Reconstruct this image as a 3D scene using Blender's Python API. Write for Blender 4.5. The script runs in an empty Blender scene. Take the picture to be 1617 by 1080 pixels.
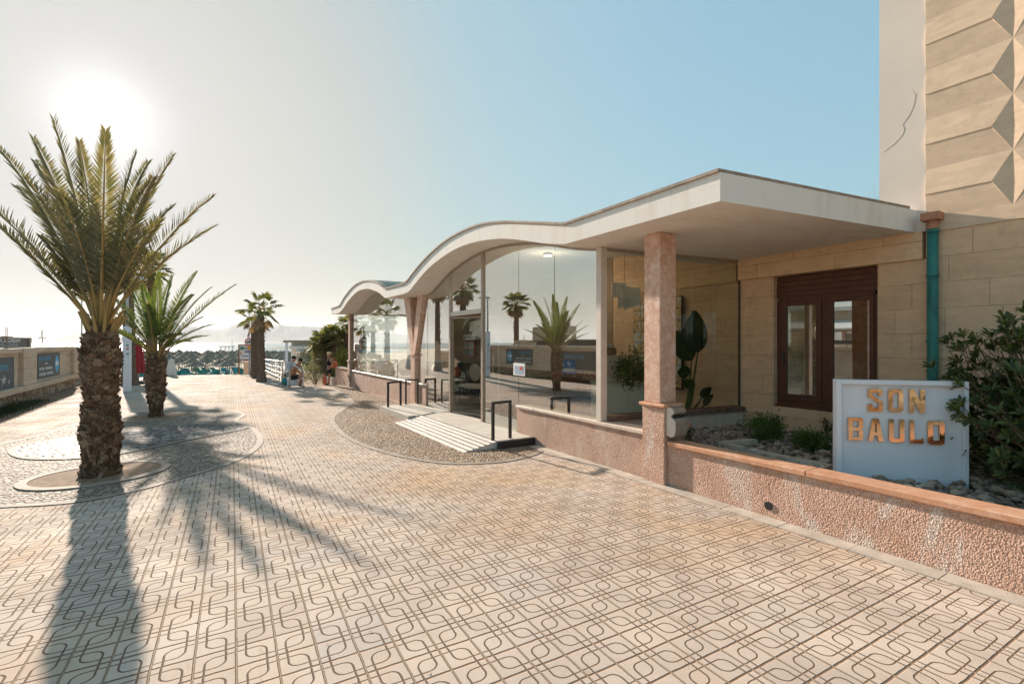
import bpy, bmesh, math, random
from mathutils import Vector, Matrix, Euler
R = math.radians
rnd = random.Random(7)
scene = bpy.context.scene
COL = scene.collection

# ------------------------------------------------------------------ camera, sky, sun, exposure
SKYMAX = .8
SKYMUL = 2.68
EYE = 1.75
YAW = 31.8
cd = bpy.data.cameras.new('camera'); cam = bpy.data.objects.new('camera', cd); COL.objects.link(cam)
cam.location = (0, 0, EYE); cam.rotation_euler = (R(90), 0, R(-YAW))
cd.sensor_width = 36; cd.lens = 36*770/1617; cd.shift_y = 1/1617; cd.clip_start = .05; cd.clip_end = 60000
scene.camera = cam
SUN_EL, SUN_AZ = 19.5, 8.07          # elevation; azimuth turned from +y towards -x
SUND = Vector((-math.sin(R(SUN_AZ))*math.cos(R(SUN_EL)), math.cos(R(SUN_AZ))*math.cos(R(SUN_EL)), math.sin(R(SUN_EL))))
w = bpy.data.worlds.new('World'); scene.world = w; w.use_nodes = True
wn, wl = w.node_tree.nodes, w.node_tree.links
wn.clear()
sky = wn.new('ShaderNodeTexSky'); sky.sky_type = 'NISHITA'; sky.sun_disc = False
sky.sun_elevation = R(SUN_EL); sky.sun_rotation = R(-SUN_AZ)
sky.altitude = 0; sky.air_density = 1.0; sky.dust_density = 2.2; sky.ozone_density = 1.6
hs = wn.new('ShaderNodeHueSaturation'); hs.inputs['Saturation'].default_value = .84
hs.inputs['Hue'].default_value = .475
bg = wn.new('ShaderNodeBackground'); bg.inputs[1].default_value = .105
# hazy aureole round the sun: part of the sky's own radiance
geo = wn.new('ShaderNodeTexCoord'); dot = wn.new('ShaderNodeVectorMath'); dot.operation = 'DOT_PRODUCT'
dot.inputs[1].default_value = SUND
nrm = wn.new('ShaderNodeVectorMath'); nrm.operation = 'NORMALIZE'
wl.new(geo.outputs['Generated'], nrm.inputs[0]); wl.new(nrm.outputs[0], dot.inputs[0])
def wpow(e, k):
    m0 = wn.new('ShaderNodeMath'); m0.operation = 'MAXIMUM'; m0.inputs[1].default_value = 0; wl.new(dot.outputs['Value'], m0.inputs[0])
    m1 = wn.new('ShaderNodeMath'); m1.operation = 'POWER'; m1.inputs[1].default_value = e; wl.new(m0.outputs[0], m1.inputs[0])
    m2 = wn.new('ShaderNodeMath'); m2.operation = 'MULTIPLY'; m2.inputs[1].default_value = k; wl.new(m1.outputs[0], m2.inputs[0])
    return m2
ga, gb = wpow(3.0, .35), wpow(60, 1.0)
gs = wn.new('ShaderNodeMath'); gs.operation = 'ADD'; wl.new(ga.outputs[0], gs.inputs[0]); wl.new(gb.outputs[0], gs.inputs[1])
gm = wn.new('ShaderNodeVectorMath'); gm.operation = 'SCALE'; gm.inputs[0].default_value = (1.0, .94, .86); wl.new(gs.outputs[0], gm.inputs['Scale'])
ad = wn.new('ShaderNodeVectorMath'); ad.operation = 'ADD'
wo = wn.new('ShaderNodeOutputWorld')
wl.new(sky.outputs[0], hs.inputs['Color']); wl.new(hs.outputs[0], ad.inputs[0]); wl.new(gm.outputs[0], ad.inputs[1])
# the bright haze towards the sun levels off softly
sc1 = wn.new('ShaderNodeVectorMath'); sc1.operation = 'SCALE'; sc1.inputs['Scale'].default_value = 1.0; wl.new(ad.outputs[0], sc1.inputs[0])
bw_ = wn.new('ShaderNodeRGBToBW'); wl.new(sc1.outputs[0], bw_.inputs[0])
dv = wn.new('ShaderNodeMath'); dv.operation = 'MULTIPLY_ADD'; dv.inputs[1].default_value = 1/SKYMAX; dv.inputs[2].default_value = 1.; wl.new(bw_.outputs[0], dv.inputs[0])
iv = wn.new('ShaderNodeMath'); iv.operation = 'DIVIDE'; iv.inputs[0].default_value = SKYMUL; wl.new(dv.outputs[0], iv.inputs[1])
sc2 = wn.new('ShaderNodeVectorMath'); sc2.operation = 'SCALE'; wl.new(sc1.outputs[0], sc2.inputs[0]); wl.new(iv.outputs[0], sc2.inputs['Scale'])
# towards the sun the haze is neutral, away from it the blue turns to teal
bw2 = wn.new('ShaderNodeRGBToBW'); wl.new(sc2.outputs[0], bw2.inputs[0])
neu = wn.new('ShaderNodeVectorMath'); neu.operation = 'SCALE'; neu.inputs[0].default_value = (1.0, .985, .955); wl.new(bw2.outputs[0], neu.inputs['Scale'])
tea = wn.new('ShaderNodeVectorMath'); tea.operation = 'MULTIPLY'; tea.inputs[1].default_value = (.80, 1.0, 1.0); wl.new(sc2.outputs[0], tea.inputs[0])
mr = wn.new('ShaderNodeMapRange'); mr.interpolation_type = 'SMOOTHSTEP'; wl.new(dot.outputs['Value'], mr.inputs[0]); mr.inputs[1].default_value = .84; mr.inputs[2].default_value = 1.03
mxs = wn.new('ShaderNodeMix'); mxs.data_type = 'RGBA'; wl.new(mr.outputs[0], mxs.inputs[0]); wl.new(tea.outputs[0], mxs.inputs[6]); wl.new(neu.outputs[0], mxs.inputs[7])
g1, g2 = wpow(520, 1.5), wpow(34, .30)
gs2 = wn.new('ShaderNodeMath'); gs2.operation = 'ADD'; wl.new(g1.outputs[0], gs2.inputs[0]); wl.new(g2.outputs[0], gs2.inputs[1])
ad2 = wn.new('ShaderNodeVectorMath'); ad2.operation = 'ADD'; wl.new(mxs.outputs[2], ad2.inputs[0]); wl.new(gs2.outputs[0], ad2.inputs[1])
wl.new(ad2.outputs[0], bg.inputs[0]); wl.new(bg.outputs[0], wo.inputs[0])
sl = bpy.data.lights.new('sun', 'SUN'); sl.energy = 3.65; sl.angle = R(.9); sl.color = (1, .87, .735)
sun = bpy.data.objects.new('sun', sl); COL.objects.link(sun)
sun.rotation_euler = SUND.to_track_quat('Z', 'Y').to_euler()
scene.view_settings.view_transform = 'Standard'; scene.view_settings.look = 'None'
scene.view_settings.exposure = 1.57; scene.view_settings.gamma = 1
scene.cycles.max_bounces = 8; scene.cycles.transparent_max_bounces = 24; scene.cycles.glossy_bounces = 4
scene.cycles.sample_clamp_indirect = 4

# ------------------------------------------------------------------ measuring helpers (a pixel of the 1617x1080 photo into the place)
s_, c_ = math.sin(R(YAW)), math.cos(R(YAW))
def ray(px, py):
    X = (px-808.5)/770; Z = (541-py)/770
    return X*c_+s_, -X*s_+c_, Z
def G(px, py, z=0.):
    a, b, d = ray(px, py); t = (z-EYE)/d
    return Vector((a*t, b*t, z))
def PX(px, py, x):
    a, b, d = ray(px, py); t = x/a
    return Vector((x, b*t, EYE+d*t))
def W(px, D, z=0.):
    X = (px-808.5)/770*D
    return Vector((X*c_+D*s_, -X*s_+D*c_, z))
CR = Vector((c_, -s_, 0)); CF = Vector((s_, c_, 0))     # sideways / away, as seen from the path

# ------------------------------------------------------------------ object helpers
def tag(o, label=None, cat=None, group=None, kind=None):
    if label: o['label'] = label
    if cat: o['category'] = cat
    if group: o['group'] = group
    if kind: o['kind'] = kind
    return o
def worigin(p):
    v = Vector((0, 0, 0))
    while p is not None:
        v += p.location; p = p.parent
    return v
class MB:
    def __init__(s): s.v = []; s.f = []; s.m = []
    def add(s, vs, fs, mi=0):
        n = len(s.v); s.v += [Vector(v) for v in vs]; s.f += [tuple(i+n for i in f) for f in fs]; s.m += [mi]*len(fs)
        return s
    def box(s, x0, x1, y0, y1, z0, z1, mi=0, M=None):
        vs = [Vector((x, y, z)) for z in (z0, z1) for (x, y) in ((x0, y0), (x1, y0), (x1, y1), (x0, y1))]
        if M: vs = [M @ v for v in vs]
        return s.add(vs, [(3, 2, 1, 0), (4, 5, 6, 7), (0, 1, 5, 4), (1, 2, 6, 5), (2, 3, 7, 6), (3, 0, 4, 7)], mi)
    def tube(s, pts, rads, n=8, mi=0, cap=True):
        pts = [Vector(p) for p in pts]
        if not hasattr(rads, '__len__'): rads = [rads]*len(pts)
        rings = []; up = Vector((0, 0, 1))
        for i, p in enumerate(pts):
            t = (pts[min(i+1, len(pts)-1)]-pts[max(i-1, 0)]).normalized()
            if i == 0:
                a = t.cross(up) if abs(t.z) < .95 else t.cross(Vector((1, 0, 0)))
            else: a = a - t*a.dot(t)
            a.normalize(); b = t.cross(a)
            rings.append([p+(a*math.cos(q)+b*math.sin(q))*rads[i] for q in [2*math.pi*k/n for k in range(n)]])
        vs = [v for r in rings for v in r]; fs = []
        for i in range(len(pts)-1):
            for k in range(n):
                k2 = (k+1) % n
                fs.append((i*n+k, i*n+k2, (i+1)*n+k2, (i+1)*n+k))
        if cap: fs += [tuple(reversed(range(n))), tuple((len(pts)-1)*n+k for k in range(n))]
        return s.add(vs, fs, mi)
    def lathe(s, c, prof, n=16, mi=0):
        c = Vector(c); vs = []; fs = []
        for (r, z) in prof:
            for k in range(n):
                q = 2*math.pi*k/n; vs.append(c+Vector((r*math.cos(q), r*math.sin(q), z)))
        for i in range(len(prof)-1):
            for k in range(n): fs.append((i*n+k, i*n+(k+1) % n, (i+1)*n+(k+1) % n, (i+1)*n+k))
        fs += [tuple(reversed(range(n))), tuple((len(prof)-1)*n+k for k in range(n))]
        return s.add(vs, fs, mi)
    def prism(s, poly, dirv, mi=0):
        n = len(poly); d = Vector(dirv)
        vs = [Vector(p) for p in poly]+[Vector(p)+d for p in poly]
        fs = [tuple(range(n)), tuple(reversed(range(n, 2*n)))]+[(i, i+n, (i+1) % n+n, (i+1) % n) for i in range(n)]
        return s.add(vs, fs, mi)
    def blob(s, c, r, seed=0, n=10, m=7, mi=0, jit=.15):
        c = Vector(c); q = random.Random(seed); vs = []; fs = []
        for i in range(m+1):
            th = math.pi*i/m
            for k in range(n):
                ph = 2*math.pi*k/n; j = 1+q.uniform(-jit, jit)
                vs.append(c+Vector((r[0]*math.sin(th)*math.cos(ph)*j, r[1]*math.sin(th)*math.sin(ph)*j, r[2]*math.cos(th)*j)))
        for i in range(m):
            for k in range(n): fs.append((i*n+k, (i+1)*n+k, (i+1)*n+(k+1) % n, i*n+(k+1) % n))
        return s.add(vs, fs, mi)
    def build(s, name, mats, parent=None, smooth=False, bevel=0, fix=True):
        o0 = worigin(parent)
        me = bpy.data.meshes.new(name); me.from_pydata([v-o0 for v in s.v], [], s.f)
        if not hasattr(mats, '__len__'): mats = [mats]
        for m in mats: me.materials.append(m)
        if len(mats) > 1: me.polygons.foreach_set('material_index', s.m)
        if fix:
            bm = bmesh.new(); bm.from_mesh(me); bmesh.ops.recalc_face_normals(bm, faces=bm.faces)
            if bevel: bmesh.ops.bevel(bm, geom=[e for e in bm.edges if len(e.link_faces) == 2 and e.calc_face_angle(0) > .5], offset=bevel, segments=1, affect='EDGES')
            bm.to_mesh(me); bm.free()
        if smooth: me.polygons.foreach_set('use_smooth', [True]*len(me.polygons))
        me.update()
        o = bpy.data.objects.new(name, me); COL.objects.link(o)
        if parent is not None: o.parent = parent
        return o
def thing(name, loc, label, cat, group=None):
    o = bpy.data.objects.new(name, None); COL.objects.link(o); o.location = loc; o.empty_display_size = .2
    return tag(o, label, cat, group)
def kids(o): return [c for c in list(bpy.data.objects) if c.parent == o]
def copy_tree(o, loc, rz=0, scale=1, label=None, parent=None):
    c = o.copy(); COL.objects.link(c)
    if parent is None:
        c.location = loc; c.rotation_euler = (0, 0, rz); c.scale = (scale,)*3
        if label: c['label'] = label
    else: c.parent = parent
    for ch in TREE.get(o.name, []): copy_tree(ch, None, parent=c)
    return c
TREE = {}
def index(o):
    TREE[o.name] = kids(o)
    for k in TREE[o.name]: index(k)
def text_mesh(txt, size, name, mat, M, parent=None, extrude=.002, align='LEFT', sx=1., space=1., bold=0.):
    cu = bpy.data.curves.new('t', 'FONT'); cu.body = txt; cu.size = size; cu.extrude = extrude; cu.align_x = align; cu.offset = bold
    cu.space_character = space
    o = bpy.data.objects.new('t', cu); COL.objects.link(o)
    dg = bpy.context.evaluated_depsgraph_get(); me = bpy.data.meshes.new_from_object(o.evaluated_get(dg))
    bpy.data.objects.remove(o); bpy.data.curves.remove(cu)
    me.transform(Matrix.Translation(-worigin(parent)) @ M @ Matrix.Diagonal((sx, 1, 1, 1)))
    me.materials.clear(); me.materials.append(mat); me.name = name
    r = bpy.data.objects.new(name, me); COL.objects.link(r)
    if parent is not None: r.parent = parent
    return r
def frameM(o, xa, ya):
    xa = Vector(xa).normalized(); ya = Vector(ya).normalized(); za = xa.cross(ya)
    M = Matrix.Identity(4)
    for i in range(3): M[i][0], M[i][1], M[i][2], M[i][3] = xa[i], ya[i], za[i], o[i]
    return M
def smooth_poly(pts, sub=6, closed=True):
    out = []; n = len(pts)
    for i in range(n if closed else n-1):
        if closed: p = [Vector(pts[(i+k) % n]) for k in (-1, 0, 1, 2)]
        else: p = [Vector(pts[min(max(i+k, 0), n-1)]) for k in (-1, 0, 1, 2)]
        for j in range(sub):
            t = j/sub
            out.append(.5*((2*p[1])+(p[2]-p[0])*t+(2*p[0]-5*p[1]+4*p[2]-p[3])*t*t+(3*p[1]-p[0]-3*p[2]+p[3])*t**3))
    if not closed: out.append(Vector(pts[-1]))
    return out

# ------------------------------------------------------------------ materials
class NT:
    def __init__(s, name, rough=.7, spec=.3, metallic=0.):
        s.m = bpy.data.materials.new(name); s.m.use_nodes = True; s.n = s.m.node_tree.nodes; s.l = s.m.node_tree.links
        s.b = s.n['Principled BSDF']; s.b.inputs['Roughness'].default_value = rough
        s.b.inputs['Specular IOR Level'].default_value = spec; s.b.inputs['Metallic'].default_value = metallic
        s.tc = s.n.new('ShaderNodeTexCoord')
    def node(s, t, **k):
        n = s.n.new('ShaderNode'+t)
        for a, v in k.items(): setattr(n, a, v)
        return n
    def put(s, sock, v):
        if isinstance(v, (int, float)): sock.default_value = v
        elif isinstance(v, (tuple, list)):
            sock.default_value = tuple(v)+((1,) if sock.type == 'RGBA' and len(v) == 3 else ())
        else: s.l.new(v, sock)
    def math(s, op, a, b=0., c=None, clamp=False):
        n = s.node('Math', operation=op, use_clamp=clamp); s.put(n.inputs[0], a); s.put(n.inputs[1], b)
        if c is not None: s.put(n.inputs[2], c)
        return n.outputs[0]
    def coord(s, kind='Object', scale=(1, 1, 1), rot=(0, 0, 0)):
        mp = s.node('Mapping'); s.l.new(s.tc.outputs[kind], mp.inputs[0]); mp.inputs['Scale'].default_value = scale if hasattr(scale, '__len__') else (scale,)*3
        mp.inputs['Rotation'].default_value = rot
        return mp.outputs[0]
    def noise(s, sc, detail=4, vec=None, rough=.55, dist=0., out='Fac'):
        n = s.node('TexNoise'); n.inputs['Scale'].default_value = sc; n.inputs['Detail'].default_value = detail
        n.inputs['Roughness'].default_value = rough; n.inputs['Distortion'].default_value = dist
        s.put(n.inputs['Vector'], vec or s.tc.outputs['Object']); return n.outputs[out]
    def voro(s, sc, vec=None, feat='F1', out='Distance', rand=1.):
        n = s.node('TexVoronoi', feature=feat); n.inputs['Scale'].default_value = sc; n.inputs['Randomness'].default_value = rand
        s.put(n.inputs['Vector'], vec or s.tc.outputs['Object']); return n.outputs[out]
    def ramp(s, f, stops, interp='LINEAR'):
        n = s.node('ValToRGB'); n.color_ramp.interpolation = interp
        e = n.color_ramp.elements
        while len(e) < len(stops): e.new(.5)
        for i, (p, c) in enumerate(stops):
            e[i].position = p; e[i].color = (c if hasattr(c, '__len__') else (c, c, c))+(1,)
        s.put(n.inputs[0], f); return n.outputs[0]
    def mix(s, f, a, b, mode='MIX'):
        n = s.node('Mix', data_type='RGBA', blend_type=mode); s.put(n.inputs[0], f); s.put(n.inputs[6], a); s.put(n.inputs[7], b)
        return n.outputs[2]
    def bump(s, h, strength=.5, dist=.01, prev=None):
        n = s.node('Bump'); n.inputs['Strength'].default_value = strength; n.inputs['Distance'].default_value = dist
        s.put(n.inputs['Height'], h)
        if prev: s.l.new(prev, n.inputs['Normal'])
        s.l.new(n.outputs[0], s.b.inputs['Normal']); return n.outputs[0]
    def color(s, v): s.put(s.b.inputs['Base Color'], v); return s
def plain(name, col, rough=.6, spec=.3, metallic=0., var=.12, sc=8., bump=0., bsc=60.):
    t = NT(name, rough, spec, metallic)
    c2 = tuple(min(1, c*(1+var)) for c in col); c1 = tuple(c*(1-var) for c in col)
    t.color(t.ramp(t.noise(sc, 5), [(.3, c1), (.7, c2)]))
    if bump: t.bump(t.noise(bsc, 4), bump, .004)
    return t.m
def lit(name, col, e):
    t = NT(name, .5); t.color(col); t.b.inputs['Emission Color'].default_value = col+(1,); t.b.inputs['Emission Strength'].default_value = e
    return t.m

def leafmat(name, ca, cb, cc=None, trans=.35, rough=.5):
    t = NT(name, rough, .35)
    g = t.node('NewGeometry')
    st = [(0, ca), (.6, cb), (1, cc or cb)]
    col = t.ramp(g.outputs['Random Per Island'], st); col = t.mix(.35, col, t.ramp(t.noise(3, 3), [(.35, ca), (.65, cc or cb)]))
    t.color(col)
    tr = t.node('BsdfTranslucent'); t.put(tr.inputs[0], t.mix(1., col, (1.5, 1.45, .8), 'MULTIPLY'))
    mx = t.node('MixShader'); mx.inputs[0].default_value = trans; t.l.new(t.b.outputs[0], mx.inputs[1]); t.l.new(tr.outputs[0], mx.inputs[2])
    t.l.new(mx.outputs[0], t.n['Material Output'].inputs[0]); return t.m

# paving tiles: grooved 20 cm squares, each with two S curves
TIL = R(1.97)
def tile_mat():
    t = NT('grooved_concrete_tile', .85, .05)
    sp = t.node('SeparateXYZ'); t.l.new(t.tc.outputs['Object'], sp.inputs[0]); x, y = sp.outputs[0], sp.outputs[1]
    ca, sa = math.cos(TIL)/.2, math.sin(TIL)/.2
    u = t.math('SUBTRACT', t.math('SUBTRACT', t.math('MULTIPLY', x, ca), t.math('MULTIPLY', y, sa)), .096)
    v = t.math('SUBTRACT', t.math('ADD', t.math('MULTIPLY', x, sa), t.math('MULTIPLY', y, ca)), .113)
    wob = t.math('MULTIPLY', t.math('SUBTRACT', t.noise(9, 2), .5), .05)
    u2 = t.math('ADD', u, wob); v2 = t.math('ADD', v, wob)
    a = t.math('PINGPONG', u2, 1.); b = t.math('PINGPONG', v2, 1.)
    def arc(a, b):
        rr = .27
        p = t.math('MAXIMUM', t.math('SUBTRACT', a, .75-rr), 0.); q = t.math('MAXIMUM', t.math('SUBTRACT', .25+rr, b), 0.)
        d = t.math('SQRT', t.math('ADD', t.math('MULTIPLY', p, p), t.math('MULTIPLY', q, q)))
        return t.math('ABSOLUTE', t.math('SUBTRACT', d, rr))
    d1 = arc(a, b); d2 = arc(t.math('SUBTRACT', 1., a), t.math('SUBTRACT', 1., b))
    dl = t.math('MULTIPLY', t.math('MINIMUM', b, t.math('SUBTRACT', 1., b)), .62)
    dk = t.math('MINIMUM', a, t.math('SUBTRACT', 1., a))
    thin = t.math('MINIMUM', t.math('MINIMUM', d1, d2), dl)
    def line(d, w0, w1):
        mr = t.node('MapRange'); mr.interpolation_type = 'SMOOTHSTEP'; t.put(mr.inputs[0], d)
        mr.inputs[1].default_value = w0; mr.inputs[2].default_value = w1; mr.inputs[3].default_value = 1; mr.inputs[4].default_value = 0
        return mr.outputs[0]
    gthin = line(thin, .010, .030); gthick = line(dk, .015, .036)
    g = t.math('MAXIMUM', gthin, gthick)
    # each tile has its own tone
    cell = t.node('CombineXYZ'); t.put(cell.inputs[0], t.math('FLOOR', t.math('MULTIPLY', u, .5))); t.put(cell.inputs[1], t.math('FLOOR', t.math('MULTIPLY', v, .5)))
    wnz = t.node('TexWhiteNoise'); t.l.new(cell.outputs[0], wnz.inputs['Vector'])
    base = t.ramp(wnz.outputs['Value'], [(0, (.55, .435, .36)), (.35, (.60, .485, .405)), (.85, (.66, .53, .435)), (1, (.57, .48, .415))])
    iron = t.ramp(t.math('ADD', t.noise(.55, 5, dist=.6), t.math('MULTIPLY', x, .012)), [(.5, 0.), (.72, .75)])
    base = t.mix(iron, base, (.66, .43, .25))
    dirt = t.ramp(t.noise(2.3, 6, rough=.65), [(.42, 0.), (.75, .4)])
    base = t.mix(dirt, base, (.40, .33, .27))
    big = t.ramp(t.noise(.35, 4, dist=.8), [(.35, .86), (.65, 1.08)]); base = t.mix(1., base, big, 'MULTIPLY')
    scr = t.ramp(t.noise(1.1, 8, vec=t.coord('Object', (7, 1.2, 1), (0, 0, .9)), rough=.7, dist=1.5), [(.60, 0.), (.68, .45), (.72, 0.)]); base = t.mix(scr, base, (.36, .24, .15))
    speck = t.ramp(t.noise(220, 2), [(.35, .85), (.6, 1.05)])
    base = t.mix(1., base, speck, 'MULTIPLY')
    spots = t.ramp(t.voro(1.7), [(.012, 1.), (.03, 0.)])
    base = t.mix(spots, base, (.10, .07, .05))
    gcol = t.mix(gthick, (.20, .125, .08), (.36, .25, .165))  # groove dirt brown, with the shade inside the grooves painted in
    col = t.mix(t.math('MULTIPLY', g, .93), base, gcol)
    t.color(col)
    h = t.math('SUBTRACT', t.math('MULTIPLY', t.noise(160, 3), .12), g)
    t.bump(h, 1., .011)
    t.put(t.b.inputs['Roughness'], t.ramp(t.noise(1.2, 4), [(.3, .72), (.7, .9)]))
    return t.m
def pebble_mat(name, sc, cols, gap, rough=.5, bd=.012):
    t = NT(name, rough, .08)
    e = t.voro(sc, feat='DISTANCE_TO_EDGE'); cc = t.voro(sc, out='Color')
    sp = t.node('SeparateColor'); t.l.new(cc, sp.inputs[0])
    n = len(cols); base = t.ramp(sp.outputs[0], [(i/(n-1), c) for i, c in enumerate(cols)])
    m = t.ramp(e, [(.02, 0.), (.12, 1.)])
    col = t.mix(m, gap, base); col = t.mix(t.ramp(t.noise(1.3, 5), [(.4, 0.), (.75, .4)]), col, gap); t.color(col)
    h = t.ramp(e, [(0., 0.), (.25, .8), (.5, 1.)])
    t.bump(t.math('ADD', h, t.math('MULTIPLY', t.math('ADD', sp.outputs[1], 0.), .6)), 1., bd); return t.m
def stone_course(name, c1, c2, cm, rh=.31, bw=.72, ax='YZ', sc=1., bumpk=.5):
    t = NT(name, .8, .2)
    sp = t.node('SeparateXYZ'); t.l.new(t.tc.outputs['Object'], sp.inputs[0]); cb = t.node('CombineXYZ')
    t.l.new(sp.outputs[0 if ax in ('XZ', 'FLOOR') else 1], cb.inputs[0]); t.l.new(sp.outputs[1 if ax == 'FLOOR' else 2], cb.inputs[1])
    br = t.node('TexBrick'); t.l.new(cb.outputs[0], br.inputs[0]); br.inputs['Scale'].default_value = 1.
    br.inputs['Mortar Size'].default_value = .009 if ax == 'FLOOR' else .0035; br.inputs['Row Height'].default_value = rh; br.inputs['Brick Width'].default_value = bw
    br.inputs['Mortar Smooth'].default_value = .3; br.inputs['Bias'].default_value = 0.
    br.inputs['Color1'].default_value = c1+(1,); br.inputs['Color2'].default_value = c2+(1,); br.inputs['Mortar'].default_value = cm+(1,)
    br.offset_frequency = 2; br.squash = .7; br.squash_frequency = 3
    vein = t.noise(2.2, 7, vec=t.coord('Object', (1.2, 1, 3.5), (.4, 0, 0)), dist=1.2)
    col = t.mix(t.ramp(vein, [(.38, 0.), (.7, .5)]), br.outputs[0], tuple(c*1.25 for c in c2))
    col = t.mix(t.ramp(t.noise(7, 6, rough=.7), [(.5, 0.), (.85, .5)]), col, tuple(c*.6 for c in c1))
    pit = t.ramp(t.voro(9), [(.02, 1.), (.05, 0.)]); col = t.mix(pit, col, cm)
    t.color(col)
    t.bump(t.math('ADD', t.math('MULTIPLY', br.outputs['Fac'], -1.), t.math('MULTIPLY', t.noise(60, 5), .35)), bumpk, .006); return t.m
def pebbledash(name, c1, c2, c3, bsc=52, bd=.02):
    t = NT(name, .85, .2)
    v = t.voro(bsc, vec=t.mix(.04, t.tc.outputs['Object'], t.noise(20, 2, out='Color')))
    col = t.ramp(t.noise(3, 6, rough=.65), [(.3, c1), (.52, c2), (.75, c2)])
    st = t.ramp(t.noise(1.6, 6, vec=t.coord('Object', (2.2, 2.2, .8), (.5, 0, 0)), dist=.9), [(.56, 0.), (.66, .75)])
    col = t.mix(st, col, c3)
    col = t.mix(t.ramp(v, [(.35, 0.), (.75, .55)]), col, tuple(c*.45 for c in c1)); t.color(col)
    t.bump(t.math('SUBTRACT', t.math('MULTIPLY', t.noise(90, 3), .25), v), 1., bd); return t.m
def glass_mat(name, ior=2.3, tint=(.86, .9, .88), rough=0.):
    m = bpy.data.materials.new(name); m.use_nodes = True; n = m.node_tree.nodes; l = m.node_tree.links; n.clear()
    o = n.new('ShaderNodeOutputMaterial'); mx = n.new('ShaderNodeMixShader'); tr = n.new('ShaderNodeBsdfTransparent'); gl = n.new('ShaderNodeBsdfGlossy')
    fr = n.new('ShaderNodeFresnel'); fr.inputs[0].default_value = ior; tr.inputs[0].default_value = tint+(1,); gl.inputs['Roughness'].default_value = rough
    gl.inputs[0].default_value = (.97, .97, .95, 1)
    tc = n.new('ShaderNodeTexCoord'); nz = n.new('ShaderNodeTexNoise'); nz.inputs['Scale'].default_value = .8; bp = n.new('ShaderNodeBump')
    bp.inputs['Strength'].default_value = .04; bp.inputs['Distance'].default_value = .02
    l.new(tc.outputs['Object'], nz.inputs[0]); l.new(nz.outputs[0], bp.inputs['Height']); l.new(bp.outputs[0], gl.inputs['Normal'])
    gg = n.new('ShaderNodeNewGeometry'); sb = n.new('ShaderNodeMath'); sb.operation = 'SUBTRACT'; sb.inputs[0].default_value = 1; l.new(gg.outputs['Backfacing'], sb.inputs[1])
    ml = n.new('ShaderNodeMath'); ml.operation = 'MULTIPLY'; l.new(fr.outputs[0], ml.inputs[0]); l.new(sb.outputs[0], ml.inputs[1])
    l.new(ml.outputs[0], mx.inputs[0]); l.new(tr.outputs[0], mx.inputs[1]); l.new(gl.outputs[0], mx.inputs[2]); l.new(mx.outputs[0], o.inputs[0])
    return m

M = {}
M['tile'] = tile_mat()
M['gravel'] = pebble_mat('gravel_concrete', 19, [(.20, .13, .09), (.42, .30, .21), (.58, .46, .36), (.30, .21, .16), (.50, .37, .27)], (.15, .105, .07), .75, .02)
M['pebble'] = pebble_mat('pebble_concrete', 16, [(.24, .18, .14), (.36, .29, .23), (.50, .42, .34), (.28, .22, .18)], (.13, .10, .075), .7, .016)
M['cobble'] = pebble_mat('cobble_stone', 8, [(.15, .14, .14), (.25, .23, .21), (.36, .33, .30), (.12, .115, .12)], (.06, .05, .045), .6, .022)
M['kerb'] = plain('kerb_concrete', (.48, .41, .34), .75, var=.2, sc=5, bump=.4)
M['ring'] = plain('flush_border_concrete', (.31, .25, .20), .8, var=.25, sc=4, bump=.4)
M['soil'] = plain('dry_soil', (.24, .155, .10), .95, var=.4, sc=12, bump=1., bsc=40)
def streaky(name, a, b):
    t = NT(name, .85, .15)
    f = t.noise(3, 7, vec=t.coord('Object', (1.6, 1.6, .35)), rough=.7); g = t.noise(.9, 4)
    t.color(t.mix(t.ramp(t.math('ADD', t.math('MULTIPLY', f, .7), t.math('MULTIPLY', g, .3)), [(.5, 0.), (.72, .55)]), a, b)); t.bump(t.noise(25, 5), .25, .006); return t.m
def stained(name, base, stain):
    t = NT(name, .85, .2)
    f = t.ramp(t.noise(1.2, 7, vec=t.coord('Object', (1, 3.2, 1), (0, 0, .5)), dist=1.), [(.42, 0.), (.8, .6)])
    t.color(t.mix(f, base, stain)); t.bump(t.noise(14, 4), .25, .01); return t.m
M['plaster'] = streaky('white_plaster', (.82, .765, .70), (.60, .51, .43))
M['soffit'] = stained('soffit_plaster', (.80, .74, .67), (.66, .54, .43))
M['trim'] = plain('roof_edge_stone', (.34, .27, .21), .8, var=.3, sc=9, bump=.4)
M['green_roof'] = plain('green_roof_sheet', (.055, .12, .10), .5, var=.25, sc=3)
M['pinkdash'] = pebbledash('pink_pebbledash', (.56, .32, .22), (.70, .46, .355), (.78, .68, .60), 74, .011)
M['pinkrender'] = pebbledash('pink_rough_render', (.48, .30, .22), (.62, .42, .325), (.70, .56, .47), 85, .009)
def marble(name, a, b, c):
    t = NT(name, .45, .4)
    f = t.noise(10, 9, rough=.8, dist=.5); col = t.ramp(f, [(.32, a), (.5, b), (.62, c), (.8, b)])
    col = t.mix(t.ramp(t.noise(1.3, 3), [(.5, 0.), (.7, .5)]), col, a)
    t.color(col); t.bump(f, .3, .006); return t.m
M['pinkmarble'] = marble('pink_marble', (.50, .25, .155), (.66, .41, .30), (.76, .58, .48))
M['cap'] = marble('salmon_stone_cap', (.52, .24, .13), (.62, .33, .20), (.70, .46, .33))
M['palecap'] = marble('pale_stone_cap', (.55, .42, .33), (.64, .52, .43), (.70, .60, .52))
M['sand_wall'] = stone_course('sandstone_courses', (.66, .42, .255), (.74, .485, .305), (.30, .19, .11))
M['sand_beam'] = stone_course('sandstone_beam', (.70, .45, .26), (.76, .51, .31), (.16, .10, .06), .6, 1.15)
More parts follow.
